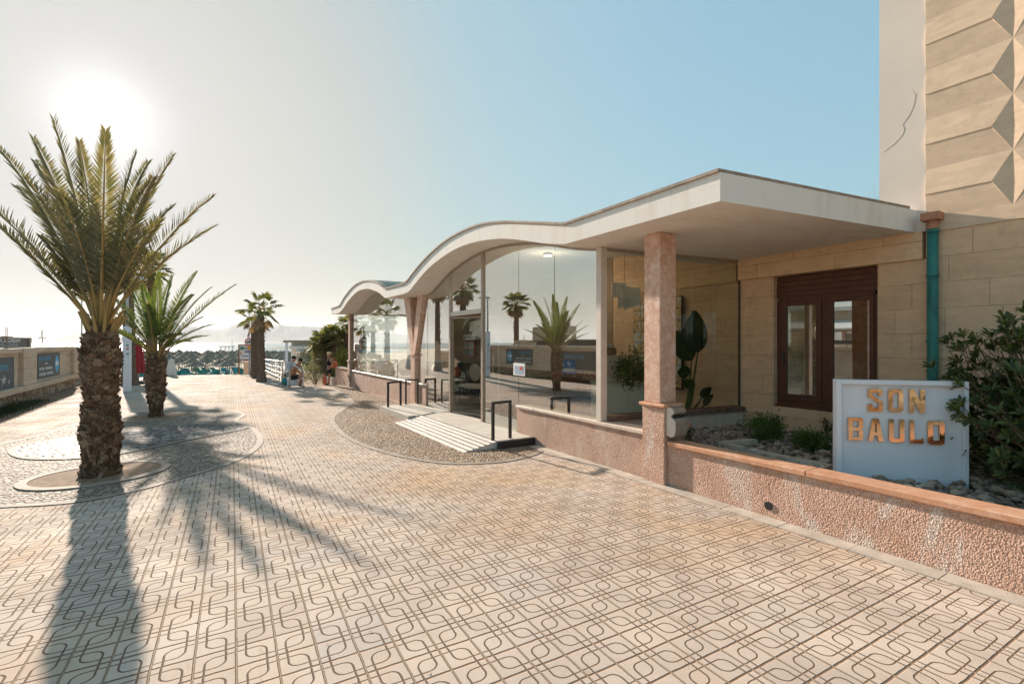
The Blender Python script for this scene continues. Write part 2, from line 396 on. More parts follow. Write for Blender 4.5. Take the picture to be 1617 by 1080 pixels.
M['tower_stone'] = stone_course('tower_sandstone', (.64, .47, .33), (.70, .52, .375), (.42, .28, .18), 7.3, 23., bumpk=.2)
M['tower_plaster'] = plain('cream_plaster', (.70, .60, .52), .85, var=.05, sc=1.5, bump=.1)
M['leftstone'] = stone_course('pale_block_wall', (.50, .385, .28), (.60, .47, .35), (.22, .155, .10), .33, .62)
M['rubble'] = pebble_mat('rubble_stone', 4.5, [(.38, .28, .19), (.50, .38, .27), (.58, .46, .34)], (.20, .14, .09), .85, .03)
M['glass'] = glass_mat('plate_glass', 6.8)
M['glass_clear'] = glass_mat('clear_glass', 1.6, (.82, .85, .82))
M['glass_green'] = glass_mat('greenish_rail_glass', 1.5, (.75, .88, .82))
M['steel'] = plain('brushed_steel', (.62, .58, .54), .35, .5, .8, var=.08, sc=20)
M['bronze'] = plain('bronzed_aluminium', (.40, .32, .26), .4, .5, .35, var=.12, sc=10)
M['pale_metal'] = plain('cream_painted_metal', (.66, .57, .49), .45, .4, 0, var=.05)
M['black_metal'] = plain('dark_painted_steel', (.030, .028, .026), .4, .5, 0., var=.1)
M['whitepaint'] = plain('white_sign_paint', (.74, .76, .80), .5, .4, var=.03, sc=3, bump=.05)
M['gold'] = plain('polished_copper_gold', (.74, .51, .32), .05, .6, 1., var=.04, sc=3)
M['wood'] = NT('dark_red_wood', .4, .4).m
def woodmat(name, a, b, sc=3., rough=.42):
    t = NT(name, rough, .4); f = t.noise(sc, 6, vec=t.coord('Object', (1, 6, 22)), dist=.4)
    t.color(t.ramp(f, [(.3, a), (.7, b)])); t.bump(f, .15, .003); return t.m
M['wood'] = woodmat('dark_red_wood', (.075, .024, .012), (.17, .058, .028))
M['boardwood'] = woodmat('brown_post_wood', (.20, .10, .05), (.32, .17, .09))
M['verdigris'] = NT('verdigris_copper', .55, .4).m
def verdi():
    t = NT('verdigris_copper', .5, .4); f = t.noise(3, 6, vec=t.coord('Object', (3, 3, .8)), dist=.6)
    t.color(t.ramp(f, [(.3, (.022, .10, .085)), (.52, (.035, .20, .165)), (.8, (.06, .28, .23))])); t.bump(f, .2, .004); return t.m
M['verdigris'] = verdi()
M['copper'] = plain('terracotta_outlet', (.48, .22, .13), .6, var=.2)
M['rock'] = NT('rock', .8).m
def rockmat():
    t = NT('bed_pebbles', .75, .25); g = t.node('NewGeometry')
    c = t.ramp(g.outputs['Random Per Island'], [(0, (.14, .105, .085)), (.35, (.34, .25, .18)), (.6, (.46, .33, .24)), (.85, (.24, .19, .16)), (1, (.60, .50, .40))])
    t.color(t.mix(t.ramp(t.noise(22, 5), [(.4, 0.), (.7, .5)]), c, (.14, .10, .08))); t.bump(t.noise(60, 4), .4, .004); return t.m
M['rock'] = rockmat()
M['palmleaf'] = leafmat('date_palm_leaf', (.10, .105, .055), (.16, .15, .08), (.27, .215, .13), .33)
M['palmleaf2'] = leafmat('green_palm_leaf', (.06, .10, .025), (.10, .15, .035), (.16, .17, .06), .35)
M['fanleaf'] = leafmat('fan_palm_leaf', (.06, .09, .025), (.12, .14, .04), (.22, .18, .08), .35)
M['dryleaf'] = leafmat('dry_palm_leaf', (.22, .14, .07), (.30, .20, .11), (.36, .26, .15), .2)
M['rachis'] = plain('palm_leaf_stalk', (.36, .24, .09), .5, var=.2, sc=3)
def barkmat(name, cols, sc=14, r=.9):
    t = NT(name, r, .15); g = t.node('NewGeometry')
    c = t.ramp(g.outputs['Random Per Island'], [(i/(len(cols)-1), q) for i, q in enumerate(cols)])
    f = t.noise(sc, 7, vec=t.coord('Object', (3, 3, .7)), rough=.7, dist=.5)
    t.color(t.mix(t.ramp(f, [(.35, .65), (.62, 0.)]), c, (.045, .028, .018))); t.bump(f, 1., .012); return t.m
M['boot'] = barkmat('palm_trunk_boots', [(.12, .075, .045), (.22, .14, .085), (.36, .25, .16), (.20, .125, .08), (.46, .34, .24)])
M['fibre'] = barkmat('palm_trunk_fibre', [(.07, .04, .024), (.12, .07, .04)], 22)
M['fantrunk'] = barkmat('fan_palm_trunk', [(.17, .12, .085), (.24, .175, .125)], 9)
M['bushleaf'] = leafmat('glossy_shrub_leaf', (.028, .055, .02), (.05, .085, .028), (.17, .19, .05), .25, .32)
M['herbleaf'] = leafmat('small_herb_leaf', (.05, .105, .02), (.075, .14, .03), (.13, .20, .045), .3)
M['darkleaf'] = leafmat('dark_bush_leaf', (.015, .028, .008), (.03, .05, .014), (.05, .075, .02), .2)
M['greyleaf'] = leafmat('grey_green_leaf', (.12, .12, .07), (.18, .17, .10), (.26, .24, .15), .3)
M['yellowleaf'] = leafmat('yellow_green_leaf', (.10, .12, .02), (.2, .2, .04), (.3, .27, .06), .4)
M['twig'] = plain('twig_bark', (.20, .14, .09), .85, var=.3, sc=12)
M['petal'] = plain('orange_petal', (.80, .36, .20), .6, var=.1)
M['thatch'] = barkmat('umbrella_thatch', [(.22, .18, .14), (.33, .27, .20), (.44, .35, .26)], 6)
M['teal'] = plain('teal_sunbed_fabric', (.045, .27, .27), .7, var=.2, sc=4)
M['red'] = plain('red_parasol_canvas', (.36, .045, .05), .8, var=.2, sc=6)
M['whitecanvas'] = plain('white_canvas', (.70, .68, .64), .8, var=.05)
M['grey_paint'] = plain('grey_painted_pole', (.50, .49, .47), .5, var=.08)
M['banner'] = plain('dark_grey_banner', (.075, .085, .088), .55, var=.1, sc=3)
M['txtwhite'] = plain('white_lettering', (.72, .72, .72), .6, var=.02)
M['txtblue'] = plain('blue_lettering', (.10, .40, .62), .6, var=.05)
M['txtgrey'] = plain('grey_lettering', (.42, .43, .43), .6, var=.03)
M['blacksign'] = plain('black_sign_board', (.03, .032, .034), .4, var=.1)
M['paper'] = plain('white_paper', (.75, .74, .70), .8, var=.03)
M['skin'] = plain('tanned_skin', (.40, .20, .125), .55, .35, var=.08, sc=10)
M['skin2'] = plain('light_tanned_skin', (.52, .30, .20), .55, .35, var=.06, sc=10)
M['hairdark'] = plain('dark_hair', (.03, .02, .015), .6)
M['hairblond'] = plain('blonde_hair', (.55, .40, .22), .6)
M['blackcloth'] = plain('black_cloth', (.018, .018, .022), .85, var=.2)
M['bluecloth'] = plain('pale_blue_shirt', (.36, .42, .52), .85, var=.06)
M['shoe'] = plain('pale_grey_shoe', (.40, .42, .44), .7)
M['orange'] = plain('orange_cloth', (.45, .15, .08), .8)
M['water'] = NT('sea', .2).m
M['redpaint'] = plain('red_paint', (.62, .05, .035), .45)
M['yellowpaint'] = plain('orange_yellow_paint', (.75, .42, .08), .5)
M['bluepaint'] = plain('blue_print', (.08, .16, .42), .5)
M['greenprint'] = plain('green_print', (.10, .26, .17), .5, var=.4, sc=30)
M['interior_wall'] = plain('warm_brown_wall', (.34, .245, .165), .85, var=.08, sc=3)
M['floor_tile'] = stone_course('platform_stone_tile', (.46, .42, .36), (.52, .47, .40), (.25, .22, .18), .6, .6, 'FLOOR')
M['darkfloor'] = plain('dark_floor', (.12, .105, .09), .3, .5, var=.2)

# ------------------------------------------------------------------ the setting: path, beach, sea, hills
ZB, ZS = -2.25, -2.42
def struct(o): return tag(o, kind='structure')
mb = MB(); pl = [(-16, -9), (14, -9), (14, 20.8), (2.75, 20.8), (2.75, 29.3), (1.9, 30.4), (-.9, 31.7), (-3.3, 30.6), (-4.2, 31), (-16, 31)]
mb.prism([(x, y, 0) for x, y in pl], (0, 0, -2.3)); struct(mb.build('path', M['tile']))
# sloping ramp behind the handrail
mb = MB(); mb.add([(2.75, 20.8, -.004), (4.6, 20.8, -.004), (4.6, 34.5, -2.2), (2.75, 34.5, -2.2)], [(0, 1, 2, 3)]); struct(mb.build('ramp_path', M['kerb']))
mb = MB(); A = [W(-5200, 185, ZB), W(6500, 185, ZB), W(6500, -60, ZB), W(-5200, -60, ZB)]
q = random.Random(3)
top = [W(-900+i*60, 185+4*math.sin(i*.6)+q.uniform(-2, 2), ZB) for i in range(60)]
mb.add([Vector((-400, -90, ZB)), Vector((500, -90, ZB))]+[W(808+1500, 190, ZB)]+list(reversed(top)), [tuple(range(63))])
sandm = plain('beach_sand', (.50, .41, .31), .95, var=.15, sc=.3, bump=.5, bsc=3)
struct(mb.build('beach_sand', sandm))
mb = MB()
for i in range(59):
    a, b = top[i], top[i+1]; d = CF
    mb.add([a-d*1.0+Vector((0, 0, .02)), b-d*1.0+Vector((0, 0, .02)), b+d*(3+q.random()*3)+Vector((0, 0, .02)), a+d*(3+q.random()*3)+Vector((0, 0, .02))], [(0, 1, 2, 3)])
struct(mb.build('surf', plain('white_surf', (.8, .8, .8), .6)))
def watermat():
    t = NT('sea_water', .22, .5); t.color((.10, .20, .23)); t.b.inputs['IOR'].default_value = 1.33
    f = t.noise(1., 6, vec=t.coord('Object', (.45, .45, .45)), rough=.7); t.bump(f, .55, .5); return t.m
mb = MB(); n = 64; vs = [(0, 60, ZS)]+[(20000*math.cos(2*math.pi*k/n), 20000*math.sin(2*math.pi*k/n), ZS) for k in range(n)]
mb.add(vs, [(0, 1+k, 1+(k+1) % n) for k in range(n)]); struct(mb.build('sea', watermat()))
def ridge(name, prof, D0, D1, D2, mat, seed, amp, step=4, rows=10):
    q = random.Random(seed); pts = []
    x0, x1 = prof[0][0], prof[-1][0]; px = x0; cols = []
    while px <= x1:
        for i in range(len(prof)-1):
            if prof[i][0] <= px <= prof[i+1][0]:
                t = (px-prof[i][0])/(prof[i+1][0]-prof[i][0]); y = prof[i][1]*(1-t)+prof[i+1][1]*t; break
        cols.append((px, y)); px += step
    mb = MB(); n = rows
    for (px, y) in cols:
        H = EYE+(541-y)/770*D1
        for r in range(n+1):
            f = r/n; D = D0+(D1-D0)*f
            z = ZS-1+(H-ZS+1)*(f**1.2)*(1 if r in (0, n) else q.uniform(1-amp, 1+amp))
            mb.v.append(W(px, D, z))
        mb.v.append(W(px, D2, ZS-1))
    m = n+2
    for i in range(len(cols)-1):
        for r in range(m-1): mb.f.append((i*m+r, (i+1)*m+r, (i+1)*m+r+1, i*m+r+1)); mb.m.append(0)
    return struct(mb.build(name, mat, smooth=True))
hillm = plain('hill_scrub', (.085, .095, .07), .95, var=.4, sc=.004)
ridge('hills', [(56, 541.4), (80, 537), (100, 529.6), (118, 526.7), (150, 523), (190, 522), (230, 519), (262, 514), (292, 513), (321, 518.5), (340, 520.5), (362, 517.5), (382, 507.5), (395, 509.5), (420, 512), (452, 514.7), (494, 515.7), (540, 519), (600, 524), (700, 535), (760, 541.4)], 8600, 9600, 12000, hillm, 5, .18)
ridge('headland', [(392, 555), (405, 552), (421, 549.5), (440, 548.5), (455, 547.5), (470, 547), (500, 546), (560, 546), (620, 547), (700, 549)], 300, 345, 420, plain('headland_scrub', (.10, .10, .05), .95, var=.5, sc=.12), 9, .3, 3, 6)

# surface patches on the path (thin sheets)
def sheet(name, poly, z, mat):
    mb = MB(); mb.add([(p[0], p[1], z) for p in poly], [tuple(range(len(poly)))]); o = mb.build(name, mat, fix=False)
    if o.data.polygons[0].normal.z < 0: o.data.flip_normals()
    return struct(o)
def band(name, poly, wd, z, mat, closed=True, h=0.):
    mb = MB(); n = len(poly); P = [Vector((p[0], p[1], 0)) for p in poly]; ins = []
    for i in range(n):
        a, b = (P[(i-1) % n], P[(i+1) % n]) if closed else (P[max(i-1, 0)], P[min(i+1, n-1)])
        t = (b-a).normalized(); ins.append(P[i]+Vector((-t.y, t.x, 0))*wd)
    for i in range(n if closed else n-1):
        j = (i+1) % n
        a, b, c, d = P[i], P[j], ins[j], ins[i]
        if h: mb.add([Vector((v.x, v.y, zz)) for zz in (0, z+h) for v in (a, b, c, d)], [(4, 5, 6, 7), (0, 1, 5, 4), (2, 3, 7, 6)])
        else: mb.add([Vector((v.x, v.y, z)) for v in (a, b, c, d)], [(0, 1, 2, 3)])
    return struct(mb.build(name, mat))
lp = smooth_poly([Vector((x, y, 0)) for x, y in ((-1.89, 7.24), (-1.29, 7.04), (-.82, 7.16), (-.22, 7.62), (.42, 8.36), (.80, 9.6), (.80, 11.2), (.55, 12.5), (.75, 13.6), (.3, 14.75), (-.6, 15.2), (-1.71, 15.2), (-2.4, 14.2), (-2.75, 12.6), (-3.3, 11.2), (-3.6, 9.6), (-3.3, 8.2), (-2.6, 7.5))], 5)
sheet('pebble_paving', lp, .004, M['pebble']); band('pebble_border', lp, .10, .008, M['ring'])
cp = smooth_poly([Vector((x, y, 0)) for x, y in ((-2.7, 11.1), (-2.3, 10.1), (-1.5, 9.7), (-.8, 10.1), (-.1, 10.75), (.60, 11.35), (.1, 12.1), (-.5, 12.5), (-1.4, 12.2), (-2.4, 11.8))], 5)
sheet('cobble_paving', cp, .012, M['cobble']); band('cobble_border', cp, -.08, .016, M['ring'])
gp = smooth_poly([Vector((x, y, 0)) for x, y in ((4.71, 6.5), (4.3, 6.25), (3.75, 6.12), (3.2, 6.26), (2.75, 6.65), (2.35, 7.6), (2.12, 9.0), (2.18, 10.6), (2.42, 12.0), (3.0, 13.4), (3.5, 14.6), (3.75, 16.5), (3.9, 18.6), (4.1, 20.3), (4.71, 20.6))], 5, False)
sheet('gravel_paving', gp, .004, M['gravel']); band('gravel_border', gp, -.10, .008, M['ring'], False)
def ell(cx, cy, rx, ry, n=40, rot=0): return [Vector((cx+rx*math.cos(a)*math.cos(rot)-ry*math.sin(a)*math.sin(rot), cy+rx*math.cos(a)*math.sin(rot)+ry*math.sin(a)*math.cos(rot), 0)) for a in [2*math.pi*k/n for k in range(n)]]
for nm, e in (('a', ell(-1.25, 8.38, .68, .56, rot=.25)), ('b', ell(-1.05, 14.1, .68, .55))):
    band('soil_ring', e, -.11, .012, M['ring'], True, .008)
    mb = MB(); q = random.Random(4); vs = [Vector((sum(p.x for p in e)/len(e), sum(p.y for p in e)/len(e), .03))]
    c0 = vs[0].copy()
    for f in (.35, .7, 1.0): vs += [c0.lerp(p, f)*1+Vector((0, 0, (0.0 if f == 1 else q.uniform(-.01, .03))-.025)) for p in e]
    n = len(e); fs = [(0, 1+k, 1+(k+1) % n) for k in range(n)]+[(1+r*n+k, 1+(r+1)*n+k, 1+(r+1)*n+(k+1) % n, 1+r*n+(k+1) % n) for r in (0, 1) for k in range(n)]
    for v in vs: v.z = max(v.z, .0135)
    mb.add(vs, fs); struct(mb.build('soil_bed', M['soil'], smooth=True))
mb = MB(); y = -4.
q = random.Random(9)
while y < 6.2:
    mb.box(4.56, 4.745, y, y+.592, -.01, .012+q.uniform(0, .003)); y += .6
struct(mb.build('kerb_strip', M['kerb']))

# ------------------------------------------------------------------ the hotel with its wavy canopy
hotel = thing('hotel_building', (6, 4, 0), 'sandstone hotel with white wavy canopy over a glass lobby front', 'hotel')
SOF = [(2.95, 3.12), (5.36, 3.12)]+[(p.x, p.y) for p in smooth_poly([Vector(v+(0,)) for v in ((5.38, 3.12), (5.9, 3.22), (6.52, 3.38), (7.24, 3.53), (8.24, 3.63), (9.2, 3.61), (10.35, 3.43), (11.18, 3.17), (11.6, 3.03), (12.0, 2.99))], 4, False)]+[(13.5, 3.0)]+[(p.x, p.y) for p in smooth_poly([Vector(v+(0,)) for v in ((13.55, 3.0), (14.3, 3.24), (15.35, 3.43), (16.54, 3.46), (17.66, 3.28), (18.6, 3.03), (19.1, 2.92), (19.4, 2.88))], 4, False)]+[(20.7, 2.90)]
TOP = [(2.95, 3.40), (5.36, 3.38)]+[(p.x, p.y) for p in smooth_poly([Vector(v+(0,)) for v in ((5.38, 3.38), (6.23, 3.58), (7.24, 3.80), (8.11, 3.90), (9.28, 3.87), (10.35, 3.69), (11.3, 3.42), (11.7, 3.28), (12.05, 3.23))], 4, False)]+[(13.5, 3.25)]+[(p.x, p.y) for p in smooth_poly([Vector(v+(0,)) for v in ((13.6, 3.26), (14.3, 3.48), (15.17, 3.65), (16.14, 3.71), (17.21, 3.64), (18.42, 3.38), (18.8, 3.25), (19.2, 3.13))], 4, False)]+[(20.7, 3.11)]
def interp(P, y):
    for i in range(len(P)-1):
        if P[i][0] <= y <= P[i+1][0]:
            t = (y-P[i][0])/max(1e-6, P[i+1][0]-P[i][0]); return P[i][1]*(1-t)+P[i+1][1]*t
    return P[0][1] if y < P[0][0] else P[-1][1]
YS = sorted(set([round(p[0], 3) for p in SOF]+[round(p[0], 3) for p in TOP]))
def slab(lo, hi, x0, x1, skew=True):
    mb = MB(); n = len(YS); vs = []
    for x in (x0, x1):
        for f, dz in ((lo[0], lo[1]), (hi[0], hi[1])):
            for y in YS: vs.append(Vector((x, y-((x-4.2)*.133 if (y == YS[0] and skew) else 0), interp(f, y)+dz)))
    fs = []
    for i in range(n-1):
        fs += [(i, i+1, n+i+1, n+i), (2*n+i, 3*n+i, 3*n+i+1, 2*n+i+1), (i, 2*n+i, 2*n+i+1, i+1), (n+i, n+i+1, 3*n+i+1, 3*n+i)]
    fs += [(0, n, 3*n, 2*n), (n-1, 3*n-1, 4*n-1, 2*n-1)]
    return mb.add(vs, fs)
can = slab((SOF, 0), (TOP, 0), 4.2, 7.52)
# soffit faces take their own plaster
for i in range(len(can.f)):
    if i < (len(YS)-1)*4 and i % 4 == 2: can.m[i] = 1
can = can.build('canopy', [M['plaster'], M['soffit']], hotel)
tr = slab((TOP, .002), (TOP, .034), 4.172, 7.36); tr = tr.build('roof_edge', M['trim'], hotel)
mb = slab((TOP, .036), (TOP, .05), 4.30, 7.5, False)
for v in mb.v:
    if v.y < 3: v.y = 3.02
mb.build('roof_covering', M['green_roof'], hotel)
slab((SOF, .0), (TOP, .02), 7.53, 10.5, False).build('canopy', M['plaster'], hotel)
def wallpoly(x0, x1, y0, y1, z0, name, mat, dz=-.004, par=None, zt=None):
    ys = [y0]+[y for y in YS if y0 < y < y1]+[y1]
    top = [(y, (interp(SOF, y)+dz) if zt is None else zt) for y in ys]
    poly = [(x0, y0, z0), (x0, y1, z0)]+[(x0, y, z) for y, z in reversed(top)]
    return MB().prism(poly, (x1-x0, 0, 0)).build(name, mat, par or hotel)
XG = 4.80
for y0, y1, z0 in ((5.36, 6.41, .625), (6.425, 7.50, .625), (7.515, 8.83, .13), (10.50, 11.87, .13), (11.9, 12.58, .68), (12.93, 14.6, .68), (14.615, 16.3, .68), (16.315, 18., .68), (18.015, 19.78, .68)):
    wallpoly(XG, XG+.012, y0, y1, z0, 'glass_pane', M['glass'])
for y0, nm in ((8.835, 'mullion'), (10.425, 'mullion')):
    wallpoly(4.765, 4.845, y0, y0+.075, .122, nm, M['bronze'])
MB().box(4.74, 4.86, 5.24, 5.345, .622, 3.115).build('mullion', M['pale_metal'], hotel, bevel=.006)
MB().box(4.77, 4.84, 8.912, 10.423, 2.36, 2.46).build('transom', M['pale_metal'], hotel, bevel=.004)
wallpoly(XG, XG+.012, 8.915, 10.42, 2.462, 'glass_pane', M['glass'])
# arched head rail under the soffit
ys = [5.36+i*.15 for i in range(44)]
mb = MB()
for a, b in zip(ys, ys[1:]):
    za, zb = interp(SOF, a)-.003, interp(SOF, b)-.003
    mb.add([(4.775, a, za-.035), (4.835, a, za-.035), (4.835, a, za), (4.775, a, za), (4.775, b, zb-.035), (4.835, b, zb-.035), (4.835, b, zb), (4.775, b, zb)], [(0, 1, 5, 4), (3, 7, 6, 2), (0, 4, 7, 3), (1, 2, 6, 5)])
mb.build('head_rail', M['bronze'], hotel)
# the open glass door leaf, ajar inwards, with its long handle
d = thing('door', (0, 0, 0), None, None); d.parent = hotel; d.location = Vector((4.83, 10.40, .14))-hotel.location; d.rotation_euler = (0, 0, R(16))
for k in ('label', 'category'):
    if k in d: del d[k]
def dpart(mb, nm, mat, **k):
    o = mb.build(nm, mat, None, **k); o.parent = d; return o
dpart(MB().box(-.006, .006, -1.46, -.02, .02, 2.16), 'glass_pane', M['glass_clear'])
mb = MB(); mb.box(-.02, .02, -1.50, -.0, -.01, .018).box(-.02, .02, -1.50, 0, 2.162, 2.2).box(-.02, .02, -.018, 0, .02, 2.16).box(-.02, .02, -1.50, -1.462, .02, 2.16)
dpart(mb, 'frame', M['bronze'])
mb = MB(); mb.tube([(-.05, -1.36, .85), (-.05, -1.36, 1.35)], .012).tube([(-.05, -1.36, .9), (0, -1.36, .9)], .008).tube([(-.05, -1.36, 1.3), (0, -1.36, 1.3)], .008)
dpart(mb, 'handle', M['steel'], smooth=True)
# low walls with stone caps
def lowwall(y0, y1, x0, x1, zt, m1, m2, ov=.03, xi=None):
    o = MB().box(x0, x1, y0, y1, -.02, zt-.05).build('low_wall', m1, hotel)
    mb = MB(); y = y0
    q = random.Random(int(y0*10)); L = 1.25
    while y < y1-.01:
        e = min(y1, y+L)
        if y1-e < .4: e = y1
        mb.box(x0-ov+q.uniform(-.003, .003), x1+ov, y+.002, e-.003, zt-.049, zt+q.uniform(-.003, .003)); y = e
    mb.build('cap', m2, o, bevel=.006)
    return o
lowwall(4.425, 7.50, 4.75, 4.96, .62, M['pinkrender'], M['palecap'])
lowwall(11.92, 19.78, 4.77, 4.97, .67, M['pinkrender'], M['palecap'])
MB().box(4.975, 5.45, 11.93, 12.2, .0, .66).build('low_wall', M['pinkrender'], hotel)
def pipe_in(x, y, z, par):
    mb = MB(); mb.tube([(x-.012, y, z), (x+.05, y, z)], [.045, .045], 14); return mb
# square marble column on a pebbledash foot
col = MB().box(4.715, 5.01, 4.145, 4.405, 1.0, 3.118); col = col.build('column', M['pinkmarble'], hotel, bevel=.008)
MB().box(4.695, 5.0, 4.06, 4.42, -.01, .955).build('column_base', M['pinkdash'], col, bevel=.01)
MB().box(4.665, 5.05, 4.04, 4.455, .957, .998).build('ledge', M['cap'], col, bevel=.01)
# far column
col = MB().box(4.72, 5.0, 19.81, 20.07, 1.05, 2.88).build('column', M['pinkrender'], hotel, bevel=.01)
MB().box(4.70, 5.02, 19.79, 20.10, -.01, 1.0).build('column_base', M['pinkrender'], col)
MB().box(4.67, 5.04, 19.77, 20.13, 1.002, 1.048).build('ledge', M['palecap'], col)
# V column
v = MB().box(4.71, 5.0, 12.60, 12.91, -.01, 1.40).build('v_column', M['pinkmarble'], hotel, bevel=.008)
MB().box(4.68, 5.03, 12.57, 12.94, 1.402, 1.44).build('ledge', M['cap'], v)
MB().prism([(4.72, 12.605, 1.442), (4.72, 12.80, 1.442), (4.72, 12.40, 2.995), (4.72, 12.02, 2.995)], (.27, 0, 0)).build('arm', M['pinkmarble'], v)
MB().prism([(4.723, 12.70, 1.442), (4.723, 12.905, 1.442), (4.723, 13.48, 2.995), (4.723, 13.02, 2.995)], (.264, 0, 0)).build('arm', M['pinkmarble'], v)
# entrance platform and ribbed ramp
MB().box(4.06, 4.90, 6.98, 12.5, 0, .12).build('platform', M['floor_tile'], hotel)
MB().box(3.74, 4.058, 10.42, 12.5, 0, .118).build('platform', M['floor_tile'], hotel)
MB().box(4.902, 9.9, 5.2, 21., 0, .115).build('lobby_floor', M['darkfloor'], hotel)
mb = MB(); x0, x1 = 3.42, 4.055; nr = 6
for k in range(nr):
    a, b = x0+(x1-x0)*k/nr, x0+(x1-x0)*(k+1)/nr; za, zb = .006+.112*k/nr, .006+.112*(k+1)/nr; wv = (b-a)*.32
    mb.prism([(a, 7., 0), (b, 7., 0), (b, 7., zb), (b-wv, 7., zb+.001), (b-wv, 7., zb-.016), (a, 7., za-.001)], (0, 3.4, 0)); mb.box(b-wv*.8, b-.002, 7.001, 10.399, zb+.0005, zb+.002, 1)
mb.build('ramp', [plain('ribbed_aluminium', (.72, .66, .60), .45, .4, .2, var=.08), plain('ramp_dark_strip', (.12, .09, .07), .8)], hotel)  # second material: dark strips laid between the ribs
MB().box(4.04, 4.86, 6.90, 6.975, 0, .125).build('platform_edge', M['black_metal'], hotel)
# side glass wall back to the stone
A, B = Vector((4.862, 5.29, 0)), Vector((7.498, 4.90, 0)); L = (B-A).length; SM = frameM(A, B-A, Vector((0, 0, 1)))
mb = MB(); mb.box(0.0, L*.44, .70, 3.085, -.006, .006, M=SM); mb.build('glass_pane', M['glass_clear'], hotel)
mb = MB(); mb.box(L*.445, L, .70, 3.085, -.006, .006, M=SM); mb.build('glass_pane', M['glass_clear'], hotel)
MB().box(0, L, 3.086, 3.118, -.02, .02, M=SM).build('head_rail', M['bronze'], hotel)
MB().box(L*.438, L*.447, .70, 3.08, -.012, .012, M=SM).build('glass_joint', M['black_metal'], hotel); MB().box(L-.022, L-.001, .70, 3.08, -.014, .014, M=SM).build('glass_joint', M['black_metal'], hotel)
o = MB().box(0, L, 0, .63, -.07, .07, M=SM).build('low_wall', M['palecap'], hotel)
MB().box(0, L, .632, .698, -.10, .12, M=SM).build('sill', plain('dark_stone_sill', (.16, .10, .07), .7, var=.4, sc=10, bump=.5), o)

# sandstone wall with its window
XW = 7.5
mb = MB()
mb.box(XW, XW+.4, 4.33, 4.905, -.02, 2.78).box(XW, XW+.4, 2.42, 2.93, -.02, 2.78).box(XW+.002, XW+.4, 2.931, 4.329, -.02, .76)
mb.build('stone_wall', M['sand_wall'], hotel)
MB().box(XW-.045, XW+.4, 2.44, 4.91, 2.782, 3.118).build('beam', M['sand_beam'], hotel)
MB().box(XW, XW+.4, -4., 2.419, -.02, 3.1).build('stone_wall', M['sand_wall'], hotel)
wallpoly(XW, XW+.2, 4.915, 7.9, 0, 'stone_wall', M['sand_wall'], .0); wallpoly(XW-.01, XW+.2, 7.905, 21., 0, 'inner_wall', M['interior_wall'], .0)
MB().box(XW-.05, XW-.001, 4.94, 7.9, 2.76, 3.05).build('beam', M['sand_beam'], hotel)
MB().box(XW+.201, XW+5, -4, 21, 0, 3.0).build('inner_wall', M['interior_wall'], hotel) if False else None
wn_ = thing('window', (0, 0, 0), None, None); wn_.parent = hotel
for k in ('label', 'category'):
    if k in wn_: del wn_[k]
wn_.location = Vector((XW+.12, 3.63, .77))-hotel.location
mb = MB(); fx0, fx1 = XW+.10, XW+.19
mb.box(fx0, fx1, 2.932, 3.00, .77, 2.40).box(fx0, fx1, 4.26, 4.328, .77, 2.40).box(fx0, fx1, 3.0, 4.26, .77, .86).box(fx0, fx1, 3.0, 4.26, 2.39, 2.455)
mb.box(fx0, fx1, 3.575, 3.665, .86, 2.39)
mb.build('frame', M['wood'], wn_)
mb = MB()
for k in range(4): mb.box(fx0-.02+.006*k, fx1, 2.933, 4.327, 2.456+k*.078, 2.456+(k+1)*.078-.006)
mb.build('shutter_box', M['wood'], wn_)
for a, b in ((3.005, 3.57), (3.67, 4.255)):
    sh = MB(); t_ = .055 if a < 3.1 else .075
    sh.box(fx0-.016, fx0-.001, a, a+t_, .865, 2.385).box(fx0-.016, fx0-.001, b-t_, b, .865, 2.385).box(fx0-.016, fx0-.001, a+t_, b-t_, .865, .865+t_+.02).box(fx0-.016, fx0-.001, a+t_, b-t_, 2.385-t_, 2.385)
    sh = sh.build('sash', M['wood'], wn_)
    MB().box(fx0+.01, fx0+.016, a+t_-.01, b-t_+.01, .90, 2.34).build('glass_pane', M['glass'], sh)
MB().box(fx0-.07, fx0+.0, 2.94, 4.32, .762, .80).build('sill', M['wood'], wn_, bevel=.006)
MB().tube([(fx0-.03, 4.215, 1.42), (fx0-.03, 4.215, 1.60)], .012).build('handle', M['black_metal'], wn_)
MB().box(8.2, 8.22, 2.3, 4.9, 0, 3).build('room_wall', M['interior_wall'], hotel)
MB().box(7.78, 7.79, 2.95, 4.3, .8, 1.5).build('reflection_panel', plain('cream_reflection', (.5, .38, .25), .9), wn_)  # added cream panel, stands in for the sunlit paving mirrored in the panes

# tower: plaster pilaster and hipped sandstone blocks
MB().box(XW, XW+4, 2.42, 2.91, 3.12, 10).build('plaster_pilaster', M['tower_plaster'], hotel)
mb = MB(); ph = .612; ZBASE = 3.26
cols_ = [(2.418, 1.65, 2.418, 1.82), (1.65, .70, 1.48, .87), (.70, -.25, .53, -.08), (-.25, -1.2, -.42, -1.03), (-1.2, -2.15, -1.37, -1.98)]
for (ya, yb, ra, rb) in cols_:
    for k in range(12):
        z0 = ZBASE+k*ph; z1 = z0+ph; zm = z0+ph*.5; X = XW; XR = XW-.028
        mb.add([(X, ya, z0), (X, yb, z0), (X, yb, z1), (X, ya, z1), (XR, ra, zm), (XR, rb, zm), (XR+.008, ra, zm-.004), (XR+.008, rb, zm-.004)],
               [(3, 2, 5, 4), (0, 6, 7, 1), (5, 2, 1, 7), (4, 6, 0, 3), (4, 5, 7, 6)])
mb.build('faceted_stonework', M['tower_stone'], hotel, fix=False)
MB().box(XW+.01, XW+4, -4, 2.417, 3.101, 10.5).build('tower_core', M['tower_stone'], hotel)
